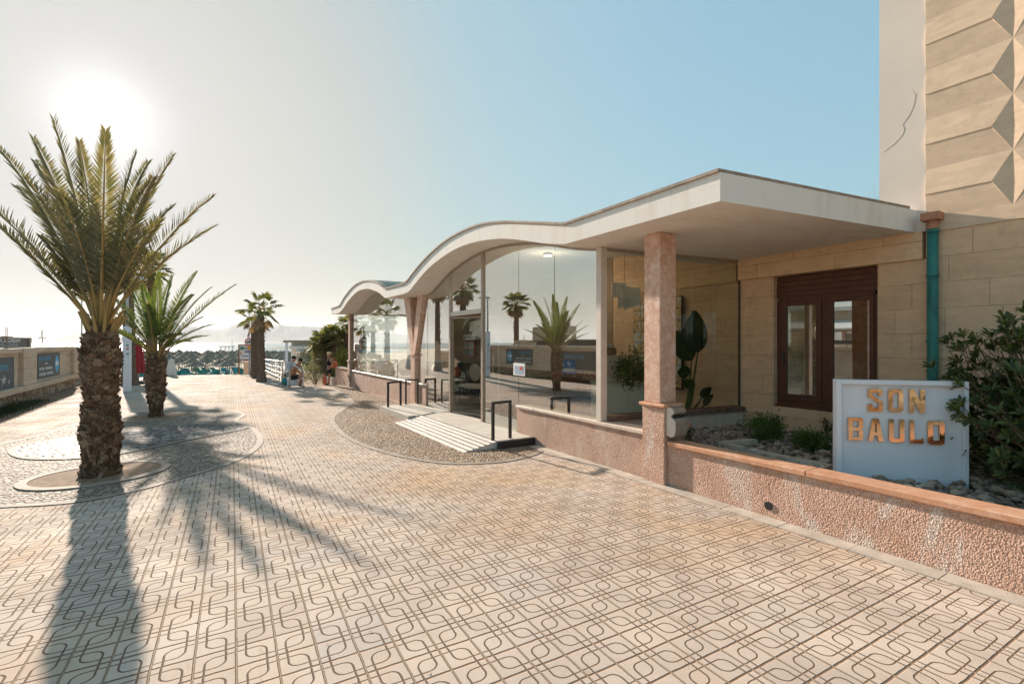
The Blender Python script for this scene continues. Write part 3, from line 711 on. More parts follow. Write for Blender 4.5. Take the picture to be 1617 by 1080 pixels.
MB().box(XW-.012, XW+.2, -4, 2.41, 3.10, 3.258).build('string_course', M['tower_stone'], hotel)
# crack in the plaster, a thin light brown line
mb = MB(); cr = [(1396, 240), (1412, 228), (1424, 215), (1428, 205), (1425, 197), (1434, 185), (1442, 170), (1446, 150), (1440, 143)]
P = [PX(a, b, XW-.001) for a, b in cr]; mb.tube(P, [.0012, .002, .0012, .0022, .0014, .002, .0012, .0014, .0006], 5); mb.build('crack', plain('crack_brown', (.48, .36, .27), .9), hotel)
# downpipe
px_, py_ = XW-.075, 2.33
dp = MB().tube([(px_, py_, .3), (px_, py_, 3.12)], .055, 14).build('downpipe', M['verdigris'], hotel, smooth=True)
for z in (.75, 1.75, 2.55, 3.08): MB().tube([(px_, py_, z), (px_, py_, z+.028)], .064, 14).build('pipe_collar', M['verdigris'], dp)
MB().prism([(px_-.10, py_-.09, 3.22), (px_+.07, py_-.09, 3.22), (px_+.07, py_+.09, 3.22), (px_-.10, py_+.09, 3.22)], (0, 0, .09)).tube([(px_, py_, 3.1), (px_, py_, 3.24)], .05, 12).build('outlet', M['copper'], dp)
# fine grass tuft on the roof edge
mb = MB(); q = random.Random(2); tb = Vector((6.9, 2.75, 3.42))
for k in range(26):
    d_ = Vector((q.uniform(-1, 1), q.uniform(-1, 1), q.uniform(.5, 2))).normalized()*q.uniform(.08, .24); b0 = tb+Vector((q.uniform(-.03, .03), q.uniform(-.03, .03), 0))
    mb.add([b0, b0+Vector((.006, 0, 0)), b0+d_], [(0, 1, 2)])
tag(mb.build('grass_tuft', plain('dry_grass', (.3, .2, .12), .9)), 'tiny dry grass tuft growing on the canopy edge beside the tower', 'grass', kind='stuff')

# ------------------------------------------------------------------ planter at the right
pw = thing('planter_wall', (4.75, 1, 0), 'low pink pebbledash planter wall with salmon stone coping beside the white sign', 'planter wall')
mb = MB().box(4.75, 4.95, -4, 4.055, -.02, .50); mb.build('wall', M['pinkdash'], pw)
y = 4.04; L = [1.62, 1.55, 1.5, 1.5, 1.4]
q = random.Random(5)
for l in L:
    MB().box(4.715+q.uniform(-.003, .003), 4.965, y-l+.004, y, .502, .552+q.uniform(-.003, .003)).build('coping_stone', M['cap'], pw, bevel=.006); y -= l
MB().tube([(4.741, 2.79, .12), (4.76, 2.79, .12)], .042, 16).build('drain_hole', M['blacksign'], pw)
mb = MB().tube([(4.742, 7.0, .08), (4.765, 7.0, .08)], .04, 14); mb.build('drain_hole', M['blacksign'], hotel)
mb = MB(); mb.add([(4.95, -4, .36), (7.5, -4, .36), (7.5, 4.85, .36), (4.95, 5.2, .36)], [(0, 1, 2, 3)]); struct(mb.build('planter_soil', M['soil']))
# pebbles
mb = MB(); q = random.Random(11); base = []
for k in range(8):
    b = MB().blob((0, 0, 0), (1, q.uniform(.6, .95), q.uniform(.45, .7)), k+20, 7, 5, 0, .16); base.append(b)
def scatter(n, x0, x1, y0, y1, r0, r1, zf, test=lambda x, y: True):
    for _ in range(n):
        x, y = q.uniform(x0, x1), q.uniform(y0, y1)
        if not test(x, y): continue
        r = q.uniform(r0, r1); b = q.choice(base); rot = Euler((q.uniform(-.5, .5), q.uniform(-.5, .5), q.uniform(0, 6.3))).to_matrix(); z = zf+q.uniform(-.01, .045)
        mb.add([rot @ (v*r)+Vector((x, y, z)) for v in b.v], b.f)
scatter(2300, 4.99, 6.4, .0, 4.95, .022, .05, .39)
scatter(900, 6.2, 7.45, .3, 4.8, .03, .06, .39)
scatter(260, 5.0, 6.6, 1.0, 3.6, .035, .06, .43)
scatter(300, 4.99, 6.4, -1.5, .2, .02, .045, .39)
tag(mb.build('pebbles', M['rock'], smooth=False, fix=False), 'loose grey and brown pebbles covering the planter bed', 'pebbles', kind='stuff')
# pale kerb of the herb bed
kb = thing('bed_kerb', G(1150, 705, .42), 'pale concrete kerb bent around the herbs in the planter', 'kerb')
P = [G(1192, 695, .465), G(1140, 699, .465), G(1215, 718, .465), G(1312, 737, .465)]
for a, b, wd in ((P[0], P[1], .10), (P[1], P[2], .12), (P[2], P[3], .12)):
    d = (b-a); n = Vector((-d.y, d.x, 0)).normalized()*wd*.5; o_ = .002 if a is P[0] else 0
    MB().prism([a-n-Vector((0, 0, .06)), b-n-Vector((0, 0, .06)), b+n-Vector((0, 0, .06)), a+n-Vector((0, 0, .06))], (0, 0, .075+o_+(.003 if a is P[2] else 0))).build('kerb_stone', M['kerb'], kb)

# the white sign
SA, SB = Vector((5.26, 2.37, 0)), Vector((5.94, 1.65, 0))
SD = (SB-SA).normalized(); SN = Vector((SD.y, -SD.x, 0))     # towards the path
if SN.dot(Vector((-1, -1, 0))) < 0: SN = -SN
sg = thing('hotel_sign', SA+Vector((0, 0, .42)), 'white boxed sign panel with copper letters SON BAULO standing in the pebbles', 'sign')
FM = frameM(SA+SD*0, SD, Vector((0, 0, 1)))    # x along the panel, y up, z = SD x up
ZD = FM.to_3x3() @ Vector((0, 0, 1)); sgn = 1 if ZD.dot(SN) > 0 else -1
def sbox(mb, s0, s1, z0, z1, d0, d1): return mb.box(s0, s1, z0, z1, d0*sgn, d1*sgn, M=FM)
SL = (SB-SA).length
sbox(MB(), 0, SL, .38, 1.345, -.05, .0).build('panel', M['whitepaint'], sg)
sbox(MB(), -.045, -.001, .38, 1.39, -.06, .045).build('frame', M['whitepaint'], sg, bevel=.003)
sbox(MB(), SL+.001, SL+.035, .38, 1.39, -.06, .045).build('frame', M['whitepaint'], sg, bevel=.003)
sbox(MB(), 0, SL, 1.347, 1.388, -.06, .044).build('frame', M['whitepaint'], sg, bevel=.003)
def octo(x0, x1, y0, y1, c): return [(x0+c, y0), (x1-c, y0), (x1, y0+c), (x1, y1-c), (x1-c, y1), (x0+c, y1), (x0, y1-c), (x0, y0+c)]
def ringpoly(outer, inner):    # two loops of 8 points joined
    return outer, inner
def letter(ch, s0, s1, z0, z1):
    wd, h = s1-s0, z1-z0; t = wd*.30; th = h*.17; c = wd*.14; mb = MB()
    dep = .022
    def P2(pts):
        vs = [FM @ Vector((s0+p[0], z0+p[1], .006*sgn)) for p in pts]; mb.prism(vs, ZD*sgn*dep)
    def ring(o, i):
        n = len(o); vs = []
        for d in (.006, .006+dep):
            for p in o+i: vs.append(FM @ Vector((s0+p[0], z0+p[1], d*sgn)))
        fs = []
        for k in range(n):
            j = (k+1) % n
            fs += [(k, j, n+j, n+k), (2*n+k, 3*n+k, 3*n+j, 2*n+j), (k, 2*n+k, 2*n+j, j), (n+k, n+j, 3*n+j, 3*n+k)]
        mb.add(vs, fs)
    if ch == 'O': ring(octo(0, wd, 0, h, c), octo(t, wd-t, th, h-th, .006))
    if ch == 'N': P2([(0, 0), (t, 0), (t, h*.52), (wd-t, 0), (wd, 0), (wd, h), (wd-t, h), (wd-t, h*.48), (t, h), (0, h)])
    if ch == 'L': P2([(0, 0), (wd, 0), (wd, h*.22), (wd-.008, h*.25), (wd-.012, th), (t, th), (t, h), (0, h)])
    if ch == 'U': P2([(c, 0), (wd-c, 0), (wd, c), (wd, h), (wd-t, h), (wd-t, th), (t, th), (t, h), (0, h), (0, c)])
    if ch == 'S': P2([(0, 0), (wd-c*.4, 0), (wd, c*.5), (wd, h*.44), (t*.95, h*.72), (t*.95, h-th), (wd-t, h-th), (wd-t, h*.68), (wd, h*.68), (wd, h-c), (wd-c, h), (c, h), (0, h-c), (0, h*.64), (wd-t, h*.36), (wd-t, th), (t, th), (t, h*.32), (0, h*.32)])
    if ch == 'A':
        m = wd/2; a = wd*.2
        ring([(0, 0), (t, 0), (t+.01, h*.26), (wd-t-.01, h*.26), (wd-t, 0), (wd, 0), (m+a, h), (m-a, h)], [(t+.016, h*.40), (t+.018, h*.40), (t+.022, h*.40), (wd-t-.022, h*.40), (wd-t-.018, h*.40), (wd-t-.016, h*.40), (m+.006, h*.78), (m-.006, h*.78)])
    if ch == 'B':
        # outline and two counters, from bars
        P2([(0, 0), (t, 0), (t, h), (0, h)])
        for a, b in ((0, .5), (.5, 1)):
            y0, y1 = h*a, h*b
            ins = [(t+.0005, y0), (wd-c, y0), (wd, y0+c*.7), (wd, y1-c*.7), (wd-c, y1), (t+.0005, y1), (t+.0005, y1-th*.8 if b == 1 else y1-th*.45), (wd-t, y1-th*.8 if b == 1 else y1-th*.45), (wd-t, y0+(th*.45 if a else th*.8)), (t+.0005, y0+(th*.45 if a else th*.8))]
            P2(ins)
    return mb.build('letter', M['gold'], sg)
for ch, a, b, z0, z1 in (('S', .228, .349, 1.09, 1.308), ('O', .396, .516, 1.09, 1.308), ('N', .567, .692, 1.087, 1.308),
                         ('B', .061, .185, .806, 1.024), ('A', .228, .354, .804, 1.021), ('U', .402, .526, .802, 1.021), ('L', .572, .680, .80, 1.021), ('O', .715, .845, .796, 1.02)):
    letter(ch, a, b, z0, z1)
# small marker stake right of the sign
MB().tube([G(1558, 775, .40), G(1558, 775, .40)+Vector((0, 0, .10))], .012, 8).build('stake', M['steel']) and tag(bpy.data.objects['stake'], 'short metal stake in the pebbles right of the white sign', 'stake')

# mailbox on the column foot
mx = thing('mailbox', (4.86, 4.06, .62), 'small bronze metal mailbox hanging on the pebbledash column foot', 'mailbox')
prof = [(4.055, .625), (3.985, .605), (3.94, .63), (3.925, .70), (3.925, .80), (3.955, .83), (3.985, .845), (3.985, .875), (3.955, .89), (3.945, .91), (3.97, .955), (4.01, .965), (4.055, .965)]
MB().prism([(4.735, y, z) for y, z in prof], (.225, 0, 0)).build('body', M['bronze'], mx, bevel=.004)
MB().prism([(4.727, y, z) for y, z in prof], (.0075, 0, 0)).build('side_plate', M['pale_metal'], mx)
mb = MB().box(4.76, 4.935, 3.962, 3.984, .842, .872); mb.build('slot', M['blacksign'], mx)
MB().tube([(4.962, 3.95, .80), (4.972, 3.95, .80)], .01, 10).build('lock', M['steel'], mx)

# barriers by the entrance
def barrier(a, b, h, lab, t=.045):
    a, b = Vector(a), Vector(b); d = b-a; L = d.length; fm = frameM(a, d, Vector((0, 0, 1)))
    o = thing('barrier_frame', (a+b)/2, lab, 'barrier', 'black barrier frames beside the entrance ramp')
    MB().box(0, t, 0, h, -t/2, t/2, M=fm).build('leg', M['black_metal'], o, bevel=.004)
    MB().box(L-t, L, 0, h, -t/2, t/2, M=fm).build('leg', M['black_metal'], o, bevel=.004)
    MB().box(0, L, h+.001, h+t, -t/2, t/2, M=fm).build('top_rail', M['black_metal'], o, bevel=.004)
    return o
za = .125
n0, n1 = G(777, 697, za), G(810, 692, za)
barrier(n0+Vector((.03, .06, 0)), (n1.x, n1.y+.06, za), .60, 'black square barrier frame nearest the camera, on the end of the ribbed ramp')
barrier(G(611.8, 643, za), G(633.5, 639.5, za), .59, 'black square barrier frame on the far platform corner, left one of the pair')
barrier(G(639.5, 638.6, za), G(661, 637.7, za), .62, 'black square barrier frame on the far platform, in front of the V column')

# ------------------------------------------------------------------ vegetation
def frond(mb, p0, az, el0, L, droop, ll=.32, n=56, start=.24, lw=.024, side_el=.45, q=rnd, curl=0., mi=0, mr=1, r0=.018, sweep=.9):
    """leaf stalk that leaves p0 at elevation el0 and bends by droop; leaflets in a V on both sides"""
    N = 14; pts = [Vector(p0)]; tan = []; el = el0; a = az
    for i in range(N):
        f = i/(N-1); e = el0-droop*f**1.5; a2 = az+curl*f
        d = Vector((math.cos(a2)*math.cos(e), math.sin(a2)*math.cos(e), math.sin(e))); tan.append(d); pts.append(pts[-1]+d*(L/N))
    tan.append(tan[-1])
    mb.tube(pts, [r0*(1-.85*i/N) for i in range(N+1)], 4, mr)
    for k in range(n):
        f = start+(1-start)*(k+.5)/n; u = f*N; i = min(int(u), N-1); p = pts[i].lerp(pts[i+1], u-i); t = tan[i].lerp(tan[i+1], u-i).normalized()
        sd = t.cross(Vector((0, 0, 1)))
        if sd.length < .15: sd = Vector((-math.sin(az), math.cos(az), 0))
        sd.normalize(); up = sd.cross(t).normalized()
        g = (f-start)/(1-start)
        leng = ll*(.55+.75*math.sin(math.pi*min(1, g*.85+.12)))*(1-.42*g)*q.uniform(.85, 1.12)
        fw = .55+sweep*g
        for s in (-1, 1):
            dv = (sd*s*(1-.35*g)+up*q.uniform(side_el-.25, side_el+.2)+t*(fw+q.uniform(-.12, .12))).normalized()
            dv2 = (dv+Vector((0, 0, -q.uniform(.02, .22)))).normalized()
            wv = dv.cross(up+sd*s*.4).normalized()*lw*.5*q.uniform(.8, 1.2)
            m_ = p+dv*leng*.35; e_ = p+dv*leng*.35+dv2*leng*.65
            mb.add([p, m_+wv, e_, m_-wv], [(0, 1, 2, 3)], mi)
    return pts
def date_trunk(name, base, H, rf, par, nring, seed, boots_from=.22, tilt=(0, 0)):
    q = random.Random(seed); n = 22; mb = MB(); R_ = 26; vs = []
    def cen(f): return Vector((base.x+tilt[0]*f, base.y+tilt[1]*f, base.z+H*f))
    for i in range(R_+1):
        f = i/R_; c = cen(f)
        for k in range(n):
            a = 2*math.pi*k/n; r = rf(f)*(.86+q.uniform(-.04, .04)); vs.append(c+Vector((r*math.cos(a), r*math.sin(a), -0.04 if i == 0 else 0)))
    fs = [(i*n+k, i*n+(k+1) % n, (i+1)*n+(k+1) % n, (i+1)*n+k) for i in range(R_) for k in range(n)]+[tuple(R_*n+k for k in range(n))]
    mb.add(vs, fs, 1)
    ga = 2.39996; cnt = int(nring)
    for j in range(cnt):
        f = boots_from*.0+(j+.5)/cnt; a = j*ga+q.uniform(-.12, .12); c = cen(f); r = rf(f)
        low = f < boots_from
        er = Vector((math.cos(a), math.sin(a), 0)); et = Vector((-math.sin(a), math.cos(a), 0)); ez = Vector((0, 0, 1))
        tl_ = q.gauss(0, .38); et, ez = (et*math.cos(tl_)+ez*math.sin(tl_)).normalized(), (ez*math.cos(tl_)-et*math.sin(tl_)).normalized()
        wv = r*q.uniform(.34, .62)*(.55 if low else 1); hh = q.uniform(.045, .095)*(r/.25); pr = q.uniform(.012, .06)*(r/.25)*(.45 if low else 1); sl = q.uniform(-.9, .9)
        p = c+er*r*.80
        tipw = wv*q.uniform(.15, .5); zt = hh*q.uniform(.5, 1.25)
        vs = [p-et*wv*.5-ez*hh*.6, p+et*wv*.5-ez*hh*.6, p+et*wv*.42+ez*hh*.5, p-et*wv*.42+ez*hh*.5,
              p+er*pr*.6-et*wv*.36-ez*hh*.35, p+er*pr*.6+et*wv*.36-ez*hh*.35,
              p+er*pr*1.5+et*(tipw+sl*wv*.3)+ez*zt, p+er*pr*1.5+et*(-tipw+sl*wv*.3)+ez*(zt+q.uniform(-.03, .03)), p+er*pr*.95+et*(tipw+sl*wv*.3)+ez*zt*1.02, p+er*pr*.95+et*(-tipw+sl*wv*.3)+ez*zt*1.02]
        mb.add(vs, [(0, 1, 5, 4), (4, 5, 6, 7), (7, 6, 8, 9), (9, 8, 2, 3), (0, 4, 7, 9, 3), (1, 2, 8, 6, 5)], 0)
        for _ in range(5 if not low else 3):      # loose fibres
            b0 = p+er*pr*q.uniform(0, .8)+et*wv*q.uniform(-.5, .5)+ez*hh*q.uniform(-.5, .5)
            dv = (er*q.uniform(.05, .8)+et*q.uniform(-1, 1)+ez*q.uniform(-.5, .9)).normalized()*q.uniform(.03, .09)
            wv2 = et*.004 if abs(dv.z) > .03 else ez*.004
            mb.add([b0-wv2, b0+wv2, b0+dv], [(0, 1, 2)], 0)
    return mb.build(name, [M['boot'], M['fibre']], par, fix=False)
def tipdir(base, px, py, dd):
    """azimuth, elevation and length that put a leaf tip where the photo shows it, dd metres further away than the trunk"""
    D = base.x*s_+base.y*c_+dd; t = W(px, D, EYE+(541-py)/770*D); v = t-base
    return math.atan2(v.y, v.x), math.atan2(v.z, math.hypot(v.x, v.y)), v.length
def date_palm(base, H, rf, lab, tips, nfill, Lf, seed, boots, elr=(45, 86), leafm='palmleaf'):
    q = random.Random(seed); t = thing('date_palm', base, lab, 'palm tree', 'stocky date palms in the paving beds')
    date_trunk('trunk', base, H, rf, t, boots, seed)
    c = Vector((base.x, base.y, base.z+H-.02)); mb = MB()
    for (px, py, dd, dr) in tips:
        az, el, L = tipdir(c, px, py, dd)
        e0 = min(el+dr*.42, R(89)); frond(mb, c+Vector((math.cos(az), math.sin(az), 0))*.07, az, e0, L*1.04, dr, q=q, n=64, ll=.34*Lf/2.2, r0=.022)
    for k in range(nfill):
        az = q.uniform(0, 6.283); el = R(q.uniform(*elr)); L = Lf*q.uniform(.7, 1.0); dr = R(q.uniform(8, 34))
        frond(mb, c+Vector((math.cos(az), math.sin(az), 0))*.05+Vector((0, 0, q.uniform(0, .12))), az, el, L, dr, q=q, n=50, ll=.32*Lf/2.2, r0=.018)
    # bare old leaf stubs under the crown
    for k in range(16):
        az = q.uniform(0, 6.283); d = Vector((math.cos(az), math.sin(az), q.uniform(.8, 2))).normalized()
        mb.tube([c+Vector((math.cos(az), math.sin(az), 0))*.12+Vector((0, 0, -.08)), c+Vector((math.cos(az), math.sin(az), 0))*.10+d*q.uniform(.15, .3)], [.028, .014], 5, 1)
    mb.build('crown', [M[leafm], M['rachis']], t, fix=False)
    return t
rf1 = lambda f: (.203+.018*math.sin(f*9))*(1 if f < .76 else 1-.42*((f-.76)/.24)**1.4)+(.05*max(0, 1-f/.06))
date_palm(Vector((-1.22, 8.33, .0)), 1.98, rf1, 'big stocky date palm with shaggy brown trunk nearest the camera',
          [(2, 236, .2, .35), (0, 352, -.1, .15), (-40, 300, -.3, .3), (60, 228, .4, .3), (95, 205, -.5, .22), (166, 224, -.9, .25), (205, 250, .3, .22), (262, 256, .0, .35), (322, 318, .15, .35),
           (265, 330, .9, .5), (235, 292, -.6, .5), (128, 232, .5, .3), (30, 300, .9, .5), (60, 262, 1.0, .4), (228, 262, .8, .45)], 9, 1.9, 21, 980)
rf2 = lambda f: (.15 if f < .1 else .15+.055*math.sin(min(1, (f-.1)/.7)*math.pi*.6))*(1 if f < .85 else 1-.35*((f-.85)/.15)**1.5)+(.03*max(0, 1-f/.08))
date_palm(Vector((-1.07, 14.15, .0)), 1.47, rf2, 'smaller green date palm with orange brown trunk behind the big one',
          [(362, 455, .1, .3), (326, 458, .4, .35), (305, 435, -.3, .4), (250, 436, -.5, .2), (268, 440, .4, .3), (180, 470, .2, .4), (170, 520, -.2, .5), (205, 446, .3, .3), (284, 530, -.5, .9), (225, 450, -.9, .3), (300, 470, -.9, .5)], 9, 1.5, 31, 380, (25, 70), 'palmleaf2')

def fan_leaf(mb, p0, az, el, L, rad, q, mi=0, mr=1, droop=.35, n=17):
    d = Vector((math.cos(az)*math.cos(el), math.sin(az)*math.cos(el), math.sin(el))); sd = d.cross(Vector((0, 0, 1)))
    sd = sd.normalized() if sd.length > .1 else Vector((1, 0, 0)); up = sd.cross(d).normalized()
    c = p0+d*L; mb.tube([p0, p0.lerp(c, .5)+Vector((0, 0, .02)), c], [.022, .016, .01], 4, mr)
    d2 = (d+Vector((0, 0, -droop))).normalized(); tw = q.uniform(-.25, .25)
    for k in range(n):
        a = (k/(n-1)-.5)*R(230)+q.uniform(-.03, .03); ra = rad*(1-.25*abs(a)/2)*q.uniform(.88, 1.08)
        v = (d2*math.cos(a)+(sd*math.cos(tw)+up*math.sin(tw))*math.sin(a)).normalized(); v = (v-up*(.08+.12*abs(math.sin(a)))).normalized()
        wv = v.cross(up).normalized()*ra*.095
        m_ = c+v*ra*.55; e_ = m_+(v+Vector((0, 0, -q.uniform(.2, .7)))).normalized()*ra*.45
        mb.add([c, m_+wv, e_, m_-wv], [(0, 1, 2, 3)], mi)
def fan_palm(name, base, H, r, lab, seed, nl=30, rad=.55, stalk=.6, group=None, flare=1.5, dry=12, shag=120, cat='palm tree'):
    q = random.Random(seed); t = thing(name, base, lab, cat, group); mb = MB(); N = 18
    lean = q.uniform(-.06, .06)
    pts = [base+Vector((lean*math.sin(i/N*2), 0, H*i/N-(.03 if i == 0 else 0))) for i in range(N+1)]
    mb.tube(pts, [r*(1+(flare-1)*max(0, 1-i/N/.14))*(1-.35*i/N)*q.uniform(.97, 1.03) for i in range(N+1)], 12)
    for k in range(shag):
        f = q.uniform(.12, 1); a = q.uniform(0, 6.28); er = Vector((math.cos(a), math.sin(a), 0)); et = Vector((-math.sin(a), math.cos(a), 0)); rr = r*(1-.35*f)
        p = base+Vector((0, 0, H*f))+er*rr*.92
        mb.add([p-et*.04, p+et*.04, p+er*.05*q.uniform(.5, 1.4)+Vector((0, 0, .06)), p+Vector((0, 0, .07))], [(0, 1, 2), (0, 2, 3), (1, 3, 2)])
    mb.build('trunk', M['fantrunk'], t, fix=False)
    c = base+Vector((0, 0, H)); mb = MB()
    for k in range(nl):
        el = R(-25+105*(k/nl)**.8); fan_leaf(mb, c+Vector((0, 0, q.uniform(-.05, .15))), k*2.4+q.uniform(-.2, .2), el, stalk*q.uniform(.8, 1.15), rad*q.uniform(.85, 1.1), q, 0, 1)
    for k in range(dry):
        fan_leaf(mb, c+Vector((0, 0, -.12)), k*2.4+1, R(q.uniform(-60, -15)), stalk*.7, rad*.8, q, 2, 1, .8)
    mb.build('crown', [M['fanleaf'], M['rachis'], M['dryleaf']], t, fix=False)
    return t
GP = 'fan palms lining the promenade'
fan_palm('fan_palm', G(413, 603), 3.05, .165, 'front fan palm of the trio beside the beach handrail', 41, 13, .50, .62, GP, 1.45, 5)
fan_palm('fan_palm', G(404.5, 597.5), 2.9, .15, 'middle fan palm of the trio, its trunk half behind the front one', 42, 9, .48, .6, GP, 1.4, 4)
fan_palm('fan_palm', G(401.5, 594), 2.7, .14, 'rearmost fan palm of the trio by the notice board', 43, 6, .46, .55, GP, 1.4, 3)
fan_palm('fan_palm', G(204, 608), 4.75, .24, 'tall fan palm with shaggy trunk behind the white lamp column', 44, 26, .55, .7, GP, 1.5, 14, 260)
fan_palm('fan_palm', G(237, 601), 5.0, .2, 'tall fan palm behind the smaller date palm', 46, 20, .5, .65, GP, 1.4, 12, 160)
fan_palm('fan_palm', W(-60, 20), 4.3, .2, 'tall fan palm beyond the stone wall at the left edge', 45, 24, .55, .7, GP, 1.4, 12, 200)

def leafcloud(mb, cen, rad, n, size, q, flat=.0, clumps=26, spread=.34, mi=0, shell=.55, up=.3):
    cen = Vector(cen); cl = []
    for _ in range(clumps):
        v = Vector((q.gauss(0, 1), q.gauss(0, 1), q.gauss(0, 1))).normalized()*q.uniform(shell, .98); v.z = max(v.z, -.75)
        cl.append(Vector((v.x*rad[0], v.y*rad[1], v.z*rad[2])))
    for _ in range(n):
        c = q.choice(cl); o = Vector((q.gauss(0, 1)*rad[0], q.gauss(0, 1)*rad[1], q.gauss(0, 1)*rad[2]))*spread*.5
        p = cen+c+o; d = (c.normalized()*.7+Vector((q.uniform(-1, 1), q.uniform(-1, 1), q.uniform(-.7, 1)+up))).normalized()
        a = d.cross(Vector((q.uniform(-1, 1), q.uniform(-1, 1), q.uniform(-1, 1)))).normalized(); s = size*q.uniform(.6, 1.3)
        mb.add([p, p+d*s*.5+a*s*.2, p+d*s, p+d*s*.5-a*s*.2], [(0, 1, 2, 3)], mi)
def bush(name, cen, rad, n, size, mat, lab, seed, clumps=26, spread=.34, cat='shrub', group=None, **k):
    q = random.Random(seed); cen = Vector(cen); t = thing(name, (cen.x, cen.y, cen.z-rad[2]), lab, cat, group); mb = MB()
    leafcloud(mb, cen, rad, n, size, q, clumps=clumps, spread=spread, **k); mb.build('foliage', M[mat], t, fix=False)
    mb = MB()
    for _ in range(9):
        v = Vector((q.uniform(-.7, .7)*rad[0], q.uniform(-.7, .7)*rad[1], q.uniform(-.1, .6)*rad[2])); b0 = Vector((cen.x+q.uniform(-.08, .08)*rad[0], cen.y, cen.z-rad[2]-.02))
        mb.tube([b0, b0.lerp(cen+v, .5)+Vector((0, 0, .05*rad[2])), cen+v], [.03*rad[0], .02*rad[0], .006*rad[0]], 5)
    mb.build('stems', M['twig'], t); return t

# the glossy shrub at the right edge: rosettes of leathery leaves on branches
def rosette_shrub():
    q = random.Random(77); c = Vector((6.45, 1.09, 1.12)); t = thing('glossy_shrub', (c.x, c.y, .38), 'large glossy dark green shrub overlapping the right side of the white sign', 'shrub')
    leaves = MB(); wood = MB(); root = Vector((6.5, 1.0, .36)); rx, ry, rz = .86, .84, 1.0
    for k in range(1150):
        v = Vector((q.gauss(0, 1), q.gauss(0, 1), q.gauss(0, 1))).normalized(); rr = q.uniform(.55, 1.04)
        if q.random() < .35: rr = q.uniform(.2, .65)
        lump = 1+.13*math.sin(v.x*7+1)*math.cos(v.z*6)+.08*math.sin(v.y*9)
        p = c+Vector((v.x*rx, v.y*ry, v.z*rz))*rr*lump
        if p.z < .52: continue
        d = (v*.9+Vector((q.uniform(-.4, .4), q.uniform(-.4, .4), q.uniform(.1, .9)))).normalized()
        m = root.lerp(p, .55)+Vector((q.uniform(-.08, .08), q.uniform(-.08, .08), q.uniform(-.02, .12)))
        if k % 3 == 0: wood.tube([root+Vector((q.uniform(-.07, .07), q.uniform(-.07, .07), 0)), m, p-d*.02], [.016, .008, .0035], 5)
        else: wood.tube([p-d*.16+Vector((0, 0, -.04)), p], [.005, .003], 4)
        n = q.randint(10, 15); a1 = d.cross(Vector((.3, .2, 1))).normalized(); a2 = d.cross(a1)
        for i in range(n):
            ph = i*2.4+q.uniform(-.2, .2); tl = q.uniform(.3, 1.15); e = (d*tl+(a1*math.cos(ph)+a2*math.sin(ph))*(1.3-tl*.4)).normalized()
            s = q.uniform(.07, .108); b = p-d*q.uniform(0, .05); sd = e.cross(d)
            if sd.length < .05: continue
            sd = sd.normalized()*s*.155; nn = sd.cross(e).normalized()*s*.05
            pts = [b, b+e*s*.4+sd*.8+nn, b+e*s*.75+sd+nn*1.2, b+e*s+nn*.2, b+e*s*.75-sd+nn*1.2, b+e*s*.4-sd*.8+nn, b+e*s*.4, b+e*s*.75]
            leaves.add(pts, [(0, 1, 6), (1, 2, 7, 6), (2, 3, 7), (3, 4, 7), (4, 5, 6, 7), (5, 0, 6)])
    leaves.build('foliage', M['bushleaf'], t, smooth=False, fix=False); wood.build('branches', M['twig'], t)
rosette_shrub()
gp_ = 'low herbs in the planter bed'
bush('herb_bush', (G(1208, 695, .42)+Vector((0, 0, .13))), (.27, .20, .19), 3000, .04, 'herbleaf', 'low dark green herb bush behind the pale kerb, left of the two', 51, 30, .5, group=gp_)
bush('herb_bush', (G(1278, 712, .42)+Vector((0, 0, .11))), (.22, .18, .16), 2400, .04, 'herbleaf', 'brighter green low herb bush just left of the white sign', 52, 26, .5, group=gp_)
def flowering(base, lab, seed, h=.3, nf=3):
    q = random.Random(seed); t = thing('flowering_plant', base, lab, 'plant', 'small flowering plants in the planter'); lf = MB(); st = MB()
    for k in range(9):
        a = q.uniform(0, 6.28); e = base+Vector((math.cos(a)*q.uniform(.03, .15), math.sin(a)*q.uniform(.03, .15), h*q.uniform(.45, 1))); st.tube([base+Vector((0, 0, -.01)), base.lerp(e, .5)+Vector((0, 0, .03)), e], [.007, .005, .003], 5)
        for i in range(10):
            p = base.lerp(e, q.uniform(.4, 1)); d = Vector((q.uniform(-1, 1), q.uniform(-1, 1), q.uniform(-.2, .7))).normalized(); s = q.uniform(.035, .06); sd = d.cross(Vector((0, 0, 1))).normalized()*s*.3
            lf.add([p, p+d*s*.5+sd, p+d*s, p+d*s*.5-sd], [(0, 1, 2, 3)])
    lf.build('foliage', M['darkleaf'], t, fix=False); st.build('stems', M['twig'], t)
    for k in range(nf):
        p = base+Vector((q.uniform(-.1, .1), q.uniform(-.1, .1), h*q.uniform(.6, 1.0))); f = MB()
        for i in range(5):
            a = i*1.2566; d = Vector((math.cos(a)*.7-.5, math.sin(a)*.5-.5, math.sin(a)*.7)).normalized()
            sd = d.cross(Vector((-.7, -.7, .2))).normalized()*.010; f.add([p, p+d*.016+sd, p+d*.028, p+d*.016-sd], [(0, 1, 2, 3)])
        f.build('flower', M['petal'], t, fix=False)
flowering(G(1090, 697, .42), 'small dark leaved plant with orange flowers beside the column', 61, .26, 3)
flowering(G(1305, 690, .42), 'small dark leaved plant with orange flowers just left of the white sign', 62, .30, 4)
flowering(G(1207, 672, .42), 'small dark leaved plant at the foot of the window jamb', 63, .24, 0)
flowering(G(1460, 760, .42)+Vector((.7, .2, 0)), 'small dark leaved plant behind the white sign', 64, .2, 1)

